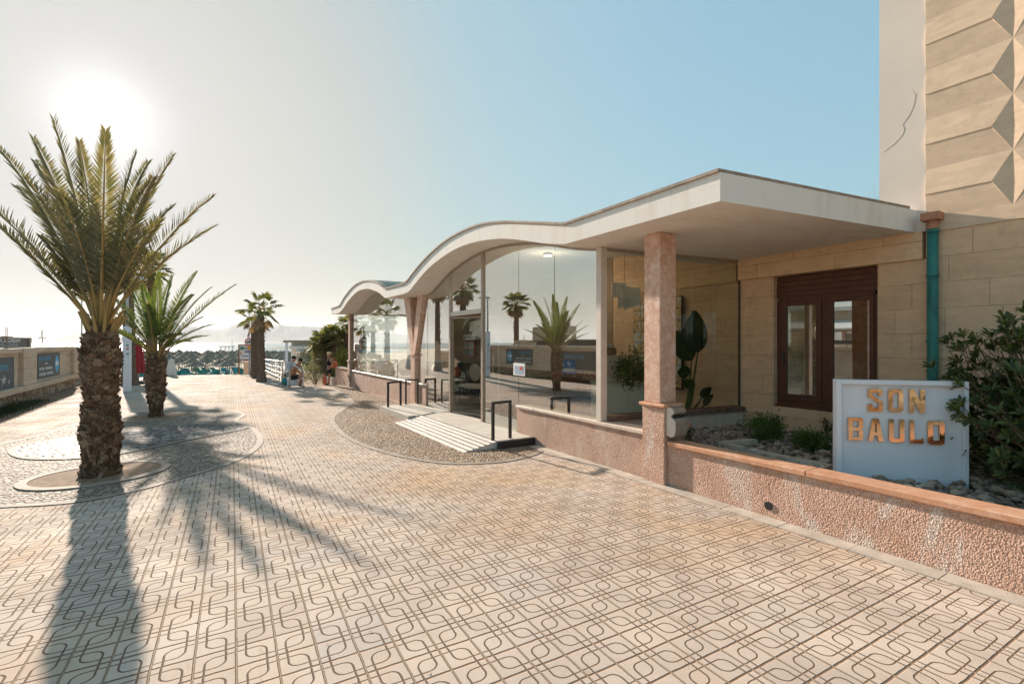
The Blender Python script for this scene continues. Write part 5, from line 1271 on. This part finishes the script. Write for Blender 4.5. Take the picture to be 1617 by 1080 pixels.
    for nm, js, es, grow, mt, rt in clothes:
        jc = {}
        for n in js:
            if '~' in n: a, b_, f_ = n.split('~'); pp = P[a].lerp(P[b_], float(f_)); ra = R_[a] if hasattr(R_[a], '__len__') else (R_[a],)*2; rb = R_[b_] if hasattr(R_[b_], '__len__') else (R_[b_],)*2; rr = tuple(x*(1-float(f_))+y*float(f_) for x, y in zip(ra, rb))
            else: pp = P[n]; rr = R_[n] if hasattr(R_[n], '__len__') else (R_[n],)*2
            jc[n] = (pp, tuple((x+grow)*k for x in rr))
        body(nm, jc, es, mt, t, rt)
    return t, P
shorts = ('shorts', ['pelvis', 'pelvis~belly~.45', 'hipL', 'hipR', 'hipL~knL~.5', 'hipR~knR~.5', 'hipL~knL~.72', 'hipR~knR~.72'],
          [('pelvis~belly~.45', 'pelvis'), ('pelvis', 'hipL'), ('pelvis', 'hipR'), ('hipL', 'hipL~knL~.5'), ('hipR', 'hipR~knR~.5'), ('hipL~knL~.5', 'hipL~knL~.72'), ('hipR~knR~.5', 'hipR~knR~.72')], .022, M['blackcloth'], 'pelvis')
def shoes(mat): return [('shoe', ['an'+s, 'toe'+s, 'an%s~toe%s~.5' % (s, s)], [('an'+s, 'an%s~toe%s~.5' % (s, s)), ('an%s~toe%s~.5' % (s, s), 'toe'+s)], .014, m, 'an'+s) for s, m in zip('LR', mat)]
def shirt(mat, sleeves=True):
    js = ['pelvis~belly~.3', 'belly', 'chest', 'chest~neck~.6', 'shL', 'shR']; es = [('pelvis~belly~.3', 'belly'), ('belly', 'chest'), ('chest', 'chest~neck~.6'), ('chest', 'shL'), ('chest', 'shR')]
    if sleeves:
        for s in 'LR': js.append('sh%s~el%s~.6' % (s, s)); es.append(('sh'+s, 'sh%s~el%s~.6' % (s, s)))
    return ('shirt', js, es, .016, mat, 'chest')
o1 = W(469, 19.3)
person(o1, dict(pelvis=(-.17, .40, 0), belly=(-.16, .56, 0), chest=(-.06, .76, 0), neck=(.02, .90, 0), chin=(.10, .95, 0), skull=(.125, 1.02, 0),
    shL=(.0, .82, .17), shR=(-.0, .82, -.17), elL=(.13, .62, .19), elR=(.15, .60, -.19), wrL=(.20, .47, .05), wrR=(.22, .48, -.04), paL=(.24, .42, .03), paR=(.25, .43, -.02),
    hipL=(-.15, .37, .10), hipR=(-.15, .37, -.10), knL=(.17, .42, .14), knR=(.27, .42, -.14), anL=(.0, .06, .14), anR=(.22, .06, -.12), toeL=(.15, .02, .15), toeR=(.37, .02, -.13)), 1.0,
    M['skin'], M['hairdark'], 'shirtless tanned man in black shorts sitting bent forward, hands by his knees', [shorts]+shoes((M['blackcloth'], M['shoe'])))
o2 = W(463, 20.4)
person(o2, dict(pelvis=(-.05, .42, 0), belly=(-.09, .58, 0), chest=(-.10, .80, 0), neck=(-.05, .94, 0), chin=(.02, 1.0, 0), skull=(.03, 1.07, 0),
    shL=(-.05, .86, .17), shR=(-.12, .86, -.17), elL=(.05, .62, .22), elR=(.0, .62, -.2), wrL=(-.12, .5, .24), wrR=(-.15, .5, -.12), paL=(-.2, .48, .22), paR=(-.22, .48, -.1),
    hipL=(-.08, .38, .1), hipR=(-.08, .38, -.1), knL=(-.42, .44, .18), knR=(-.40, .44, -.1), anL=(-.45, .06, .18), anR=(-.42, .06, -.1), toeL=(-.6, .02, .18), toeR=(-.57, .02, -.1)), 1.0,
    M['skin2'], M['hairdark'], 'dark haired man in a pale blue shirt sitting behind the shirtless man', [shirt(M['bluecloth']), shorts]+shoes((M['shoe'], M['shoe'])), look=1)
o3 = W(519, 20.0)
person(o3, dict(pelvis=(.05, .86, 0), belly=(.04, 1.0, 0), chest=(.03, 1.22, 0), neck=(.02, 1.37, 0), chin=(-.02, 1.43, 0), skull=(-.01, 1.51, 0),
    shL=(.08, 1.29, .15), shR=(.12, 1.29, -.15), elL=(.18, 1.05, .2), elR=(.25, 1.06, -.18), wrL=(.1, .88, .16), wrR=(.08, .90, -.12), paL=(.04, .84, .1), paR=(.02, .86, -.09),
    hipL=(.05, .82, .09), hipR=(.05, .82, -.09), knL=(.0, .46, .09), knR=(.06, .46, -.09), anL=(-.06, .07, .1), anR=(.05, .07, -.08), toeL=(-.22, .02, .12), toeR=(-.1, .02, -.10)), .83,
    M['skin'], M['hairblond'], 'blonde woman in black sleeveless top and shorts leaning on the low wall', [shirt(M['blackcloth'], False), shorts]+shoes((M['blackcloth'], M['blackcloth'])), 'bun', look=-1)
bgp = W(528.5, 20.35, .66); t = thing('beach_bag', bgp, 'orange red beach bag on the low wall beside the blonde woman', 'bag')
MB().blob(bgp+Vector((0, 0, .17)), (.12, .10, .15), 6, 12, 8, 0, .06).build('body', M['orange'], t, smooth=True); MB().tube([bgp+CR*-.08+Vector((0, 0, .30)), bgp+CR*-.05+Vector((0, 0, .44)), bgp+CR*.05+Vector((0, 0, .44)), bgp+CR*.08+Vector((0, 0, .30))], .012, 6).build('strap', M['orange'], t)
bgp = W(512.5, 20.2, 0); t = thing('beach_bag', bgp, 'brown orange bag on the ground at the woman\'s feet', 'bag')
MB().blob(bgp+Vector((0, 0, .20)), (.09, .10, .22), 7, 12, 8, 0, .06).build('body', M['orange'], t, smooth=True); MB().tube([bgp+CR*-.04+Vector((0, 0, .40)), bgp+Vector((0, 0, .5)), bgp+CR*.04+Vector((0, 0, .40))], .01, 6).build('strap', M['orange'], t)
bgp = W(450, 19.9, 0); t = thing('beach_bag', bgp, 'turquoise beach bag on the ground behind the handrail', 'bag')
MB().blob(bgp+Vector((0, 0, .17)), (.14, .10, .16), 8, 12, 8, 0, .06).build('body', M['teal'], t, smooth=True); MB().tube([bgp+CR*-.1+Vector((0, 0, .4)), bgp+Vector((0, 0, .55)), bgp+CR*.1+Vector((0, 0, .4))], .012, 6).build('strap', M['whitepaint'], t)

# ------------------------------------------------------------------ inside the lobby
ZF = .115
# glazed tile picture on the stone wall
tp = thing('tile_picture', (7.42, 6.6, .9), 'tall wall picture of small white and ochre tiles behind the marble column', 'tile picture')
MB().box(7.43, 7.448, 6.0, 7.23, .88, 2.62).build('backing', M['black_metal'], tp)
tm = NT('ochre_flower_tiles', .3, .5); fz = tm.noise(4.5, 5, dist=2.); tm.color(tm.ramp(fz, [(.44, (.60, .58, .52)), (.50, (.62, .36, .12)), (.58, (.68, .42, .16)), (.62, (.10, .07, .05)), (.66, (.60, .58, .52))])); M['ochretile'] = tm.m
n = 0
for i in range(6):
    for j in range(8):
        y0 = 6.02+i*.2; z0 = .90+j*.214
        MB().box(7.418, 7.4295, y0+.006, y0+.194, z0+.006, z0+.208).build('tile', M['ochretile'], tp)
# giant bird-of-paradise plant
def paddle(mb, st, base, d, L, wd, q, fold=.25, bendv=-.25):
    d = d.normalized(); sd = d.cross(CF).normalized(); sd = (sd+CF*q.uniform(-.3, .3)).normalized(); nn = sd.cross(d).normalized(); N = 10; rows = []
    p = Vector(base); dd = d.copy()
    for i in range(N+1):
        f = i/N; w_ = wd*math.sin(math.pi*min(1, f**.8*.97+.02))**.75*.5; rows.append([p-sd*w_+nn*w_*fold, p-sd*w_*.5+nn*w_*fold*.4, p.copy(), p+sd*w_*.5+nn*w_*fold*.4, p+sd*w_+nn*w_*fold]); dd = (dd+Vector((0, 0, bendv/N))).normalized(); p += dd*L/N
    n0 = len(mb.v); mb.add([v for r_ in rows for v in r_], [(i*5+k, i*5+k+1, (i+1)*5+k+1, (i+1)*5+k) for i in range(N) for k in range(4)])
pp = thing('bird_of_paradise_plant', (6.55, 5.42, ZF), 'tall potted plant with two big dark paddle leaves behind the side glass', 'plant'); q = random.Random(4); lf = MB(); st = MB()
b0 = Vector((6.72, 5.38, ZF+.36)); MB().lathe((b0.x, b0.y, ZF), [(.13, 0), (.17, .32), (.18, .36), (.15, .37)], 20).build('pot', M['blacksign'], pp, smooth=True)
def px3(px, py, ref=b0):
    D = ref.x*s_+ref.y*c_; return W(px, D, EYE+(541-py)/770*D)
for (a, b_, L, wd, bd_) in (((1102, 555), (1098, 492), 0, .46, -.1), ((1092, 568), (1073, 520), 0, .42, -.6), ((1108, 628), (1121, 610), 0, .16, -.3), ((1112, 640), (1124, 622), 0, .14, -.3), ((1090, 588), (1071, 582), 0, .22, -.5), ((1096, 612), (1082, 598), 0, .18, -.4)):
    A_, B_ = px3(*a), px3(*b_); st.tube([b0, b0.lerp(A_, .6)+CR*.02, A_], [.028, .018, .010], 7); d = B_-A_; paddle(lf, st, A_-d*.02, d, d.length*1.05, wd, q, bendv=bd_)
A_, B_ = px3(1101, 555), px3(1094, 490); paddle(lf, st, A_, B_-A_, (B_-A_).length, .13, q)
lf.build('leaves', M['darkleaf'], pp, fix=False); st.build('stems', M['herbleaf'], pp)
# pedestal, white cabinet and display pieces
def px3d(px, py, D): return W(px, D, EYE+(541-py)/770*D)
cb_ = thing('display_cabinet', W(972, 8.35, ZF), 'white cloth covered cabinet behind the glass left of the marble column', 'cabinet'); f8 = frameM(W(972, 8.35), CR, Vector((0, 0, 1)))
MB().box(-.34, .50, ZF, 1.02, -.5, -.01, M=f8).build('body', M['plaster'], cb_, bevel=.01); MB().box(-.36, .52, 1.022, 1.05, -.52, .01, M=f8).build('top', M['whitecanvas'], cb_)
pd = thing('pedestal_box', W(965, 8.45, 1.05), 'cream plinth box with wooden display pieces on the white cabinet', 'plinth'); f9 = frameM(W(965, 8.55), CR, Vector((0, 0, 1)))
MB().box(-.17, .17, 1.052, 1.53, -.3, .03, M=f9).build('box', M['palecap'], pd, bevel=.008)
wd_ = thing('wooden_ornament', W(967, 8.6, 1.53), 'carved wooden block with pale top standing on the cream plinth', 'ornament')
MB().box(-.06, .10, 1.532, 1.66, -.14, .0, M=f9).build('block', M['boardwood'], wd_, bevel=.02); MB().box(-.11, .07, 1.662, 1.73, -.16, .01, M=f9).build('top_slab', M['palecap'], wd_, bevel=.03)
bush('potted_shrub', W(998, 8.3, 1.27), (.24, .2, .26), 1500, .06, 'herbleaf', 'leafy green potted shrub on the white cabinet beside the plinth', 91, 26, .55)
ct = thing('reception_counter', W(910, 9.2, ZF), 'dark reception counter with a red brown top seen through the big pane', 'counter'); f10 = frameM(W(905, 9.2), CR, Vector((0, 0, 1)))
MB().box(-.35, .45, ZF, 1.02, -.55, -.02, M=f10).build('body', M['wood'], ct); MB().box(-.38, .48, 1.022, 1.16, -.6, .02, M=f10).build('top', plain('red_brown_top', (.30, .10, .06), .5), ct)
bgp = W(899, 9.15, 1.162); t = thing('shopping_bag', bgp, 'bright blue shopping bag standing on the red brown counter', 'bag')
f11 = frameM(bgp, CR, Vector((0, 0, 1))); mb = MB(); vs = [f11 @ Vector(v) for v in ((-.13, 0, -.06), (.13, 0, -.06), (.13, 0, .05), (-.13, 0, .05), (-.10, .26, -.02), (.10, .26, -.02), (.10, .26, .01), (-.10, .26, .01))]
mb.add(vs, [(0, 1, 2, 3), (4, 7, 6, 5), (0, 4, 5, 1), (1, 5, 6, 2), (2, 6, 7, 3), (3, 7, 4, 0)]); mb.build('body', plain('blue_bag_plastic', (.05, .20, .75), .4), t); MB().box(-.10, .10, .06, .12, .036, .045, M=f11).build('print', M['txtwhite'], t)
def table_set(c, lab, k):
    t = thing('lounge_table', c, lab, 'table'); MB().lathe(c, [(.36, .44), (.38, .46), (.38, .48), (.36, .49)], 24).build('tabletop', M['palecap'], t); MB().lathe(c, [(.22, 0), (.2, .02), (.03, .05), (.03, .439)], 16).build('leg', M['black_metal'], t)
table_set(Vector((6.0, 11.4, ZF)), 'low round pale table inside the entrance', 0); table_set(Vector((6.0, 15.2, ZF)), 'low round pale table deep in the lobby', 1)
def sofa(y0, y1, lab):
    t = thing('sofa', (7.0, (y0+y1)/2, ZF), lab, 'sofa'); MB().box(6.55, 7.4, y0, y1, ZF+.12, ZF+.42).build('seat', plain('dark_green_sofa', (.03, .055, .05), .9), t, bevel=.03); MB().box(7.2, 7.42, y0, y1, ZF+.422, ZF+.95).build('backrest', bpy.data.materials['dark_green_sofa'], t, bevel=.03)
    for x in (6.6, 7.3):
        for y in (y0+.06, y1-.06): MB().box(x-.03, x+.03, y-.03, y+.03, ZF, ZF+.119).build('leg', M['wood'], t)
    q = random.Random(int(y0)); mats = (M['paper'], M['leftstone'], M['orange'])
    for i in range(3):
        c = Vector((7.05, y0+.35+i*(y1-y0-.7)/2, ZF+.64)); o = thing('cushion', c-Vector((0, 0, .2)), ('white', 'beige', 'orange')[i]+' cushion leaning on the dark sofa'+(' at the far end of the lobby' if y0 > 15 else ' opposite the door'), 'cushion')
        MB().blob(c, (.10, .24, .20), i, 14, 8, 0, .04).build('body', mats[i], o, smooth=True)
sofa(12.4, 15.2, 'dark green lobby sofa against the stone wall opposite the door'); sofa(16.4, 19, 'dark green lobby sofa at the far end of the lobby')
def armchair(c, lab, rz):
    t = thing('round_back_chair', c, lab, 'chair', 'round backed lobby chairs'); t.rotation_euler = (0, 0, rz)
    def lb(mb, nm, m, **k): o = mb.build(nm, m, None, **k); o.parent = t
    lb(MB().box(-.24, .24, -.24, .24, .40, .48), 'seat', M['paper'], bevel=.02)
    pts = [(-.22, .25*math.cos(a), .80+.27*math.sin(a)) for a in [2*math.pi*k/20 for k in range(21)]]; lb(MB().tube(pts, .022, 8, cap=False), 'back_frame', M['wood'], smooth=True); lb(MB().prism([(-.215, .23*math.cos(a), .80+.25*math.sin(a)) for a in [2*math.pi*k/20 for k in range(20)]], (-.02, 0, 0)), 'backrest', M['palecap'])
    for x in (-.2, .2):
        for y in (-.2, .2): lb(MB().tube([(x, y, 0), (x, y, .4)], .018, 8), 'leg', M['wood'])
    return t
armchair(Vector((6.15, 12.15, ZF)), 'round backed wooden chair just inside the glass door', R(200)); armchair(Vector((5.7, 16.2, ZF)), 'round backed wooden chair near the far sofa', R(80)); armchair(Vector((5.9, 7.6, ZF)), 'round backed wooden chair near the reception counter', R(160))
po = thing('notice_poster', (7.44, 14.7, 1.3), 'red framed poster of four pictures on the wall seen through the door', 'poster')
MB().box(7.428, 7.448, 14.32, 15.12, 1.28, 1.80).build('frame', M['redpaint'], po)
for i in range(2):
    for j in range(2): MB().box(7.42, 7.4275, 14.36+i*.39, 14.70+i*.39, 1.31+j*.245, 1.53+j*.245).build('picture', (M['bluecloth'], M['paper'], M['greenprint'], M['txtgrey'])[i*2+j], po)
pl_ = thing('name_plate', (7.44, 14.7, 1.84), 'cream plate lettered ITAKA above the red framed poster', 'sign'); MB().box(7.43, 7.448, 14.3, 15.14, 1.83, 2.02).build('plate', M['paper'], pl_)
text_mesh('\u25B3 ITAKA' if False else 'ITAKA', .13, 'lettering', M['blacksign'], frameM(Vector((7.4285, 14.88, 1.875)), Vector((0, -1, 0)), Vector((0, 0, 1))), pl_, .0012, sx=1.1)
MB().lathe((0, 0, 0), [(.05, 0), (.05, .002)], 12).build('emblem', M['blacksign'], pl_)
em = [o for o in kids(pl_) if o.name.startswith('emblem')][0]; em.rotation_euler = (0, R(-90), 0); em.data.transform(Matrix.Translation(worigin(pl_))); em.location = Vector((7.4284, 15.02, 1.92))-pl_.location
def paper_lamp(c, lab, q):
    t = thing('paper_lamp', c, lab, 'lamp', 'white sheet pendant lamps in the lobby')
    MB().tube([c+Vector((0, 0, .12)), Vector((c.x, c.y, interp(SOF, c.y)))], .004, 5).build('cord', M['black_metal'], t)
    for k in range(4):
        o_ = Vector((q.uniform(-.1, .1), q.uniform(-.1, .1), q.uniform(-.14, .1))); a = CR*q.uniform(.11, .17)+Vector((0, 0, q.uniform(-.05, .05))); b_ = Vector((0, 0, .13))+CF*q.uniform(-.08, .08); n_ = a.cross(b_).normalized()*.03
        mb = MB(); vs = []
        for i in range(4):
            for j in (0, 1): vs.append(c+o_+a*(i/1.5-1)+b_*(j*2-1)+n_*(i-1.5)**2*.6)
        mb.add(vs, [(0, 2, 3, 1), (2, 4, 5, 3), (4, 6, 7, 5)]); ob = mb.build('shade', M['paper'], t); md = ob.modifiers.new('s', 'SOLIDIFY'); md.thickness = .003
paper_lamp(px3d(986, 462, 8.6), 'white sheet pendant lamp high behind the glass left of the marble column', random.Random(1)); paper_lamp(px3d(752, 516, 13.), 'white sheet pendant lamp visible at the top of the doorway', random.Random(2))
ps = thing('door_notice', (4.79, 7.9, 1.0), 'small white notice with blue print stuck on the big pane by the door', 'notice')
a = PX(811, 592, 4.796); b_ = PX(829, 574, 4.796); MB().box(4.79, 4.7945, b_.y, a.y, a.z, b_.z).build('sheet', M['paper'], ps); MB().box(4.786, 4.7895, b_.y+.05, a.y-.05, a.z+.03, b_.z-.05).build('print', M['bluecloth'], ps)
MB().box(4.783, 4.7855, b_.y+.08, b_.y+.16, b_.z-.12, b_.z-.06).build('print', M['redpaint'], ps)
# ceiling spot that is lit
cl = thing('ceiling_lamp', (6.0, 8.6, 3.3), 'small lit square ceiling lamp inside the lobby', 'lamp'); L_ = px3d(865, 452, 10.2)
zc = interp(SOF, L_.y); cl.location = (L_.x, L_.y, zc)
MB().box(L_.x-.07, L_.x+.07, L_.y-.07, L_.y+.07, zc-.06, zc-.004).build('housing', M['bronze'], cl); MB().box(L_.x-.055, L_.x+.055, L_.y-.055, L_.y+.055, zc-.075, zc-.061).build('diffuser', lit('lit_diffuser', (1., .72, .42), 9.), cl)
lt = bpy.data.lights.new('ceiling_lamp_light', 'POINT'); lt.energy = 9; lt.color = (1, .84, .66); lt.shadow_soft_size = .06
lo = bpy.data.objects.new('ceiling_lamp_light', lt); COL.objects.link(lo); lo.location = (L_.x, L_.y, zc-.45)

mb = MB(); q = random.Random(19)
for k in range(150):
    p = Vector((q.uniform(-2.5, 4.5), q.uniform(2.2, 12), .003)) if k % 3 else Vector((q.uniform(3.6, 4.55), q.uniform(1., 9), .003)); a = q.uniform(0, 6.3); L_ = q.uniform(.008, .045); d = Vector((math.cos(a), math.sin(a), 0)); n = Vector((-d.y, d.x, 0))*q.uniform(.002, .006)
    mb.add([p, p+d*L_*.5+n+Vector((0, 0, .006)), p+d*L_, p+d*L_*.5-n+Vector((0, 0, .004))], [(0, 1, 2, 3)])
tag(mb.build('leaf_litter', plain('dry_litter', (.16, .09, .05), .9), fix=False), 'scattered dry brown leaf bits lying on the paving', 'litter', kind='stuff')

# ------------------------------------------------------------------ the air
HAZE = True
if HAZE:
    hm = bpy.data.materials.new('haze'); hm.use_nodes = True; hn = hm.node_tree.nodes; hn.clear()
    ho = hn.new('ShaderNodeOutputMaterial'); pv = hn.new('ShaderNodeVolumePrincipled'); pv.inputs['Color'].default_value = (.93, .96, 1, 1)
    pv.inputs['Density'].default_value = 7e-5; pv.inputs['Anisotropy'].default_value = .2
    hm.node_tree.links.new(pv.outputs[0], ho.inputs['Volume'])
    o = MB().box(-20500, 20500, -20500, 20500, -6, 520).build('haze', hm); tag(o, 'pale summer haze over the bay', 'haze', kind='stuff')
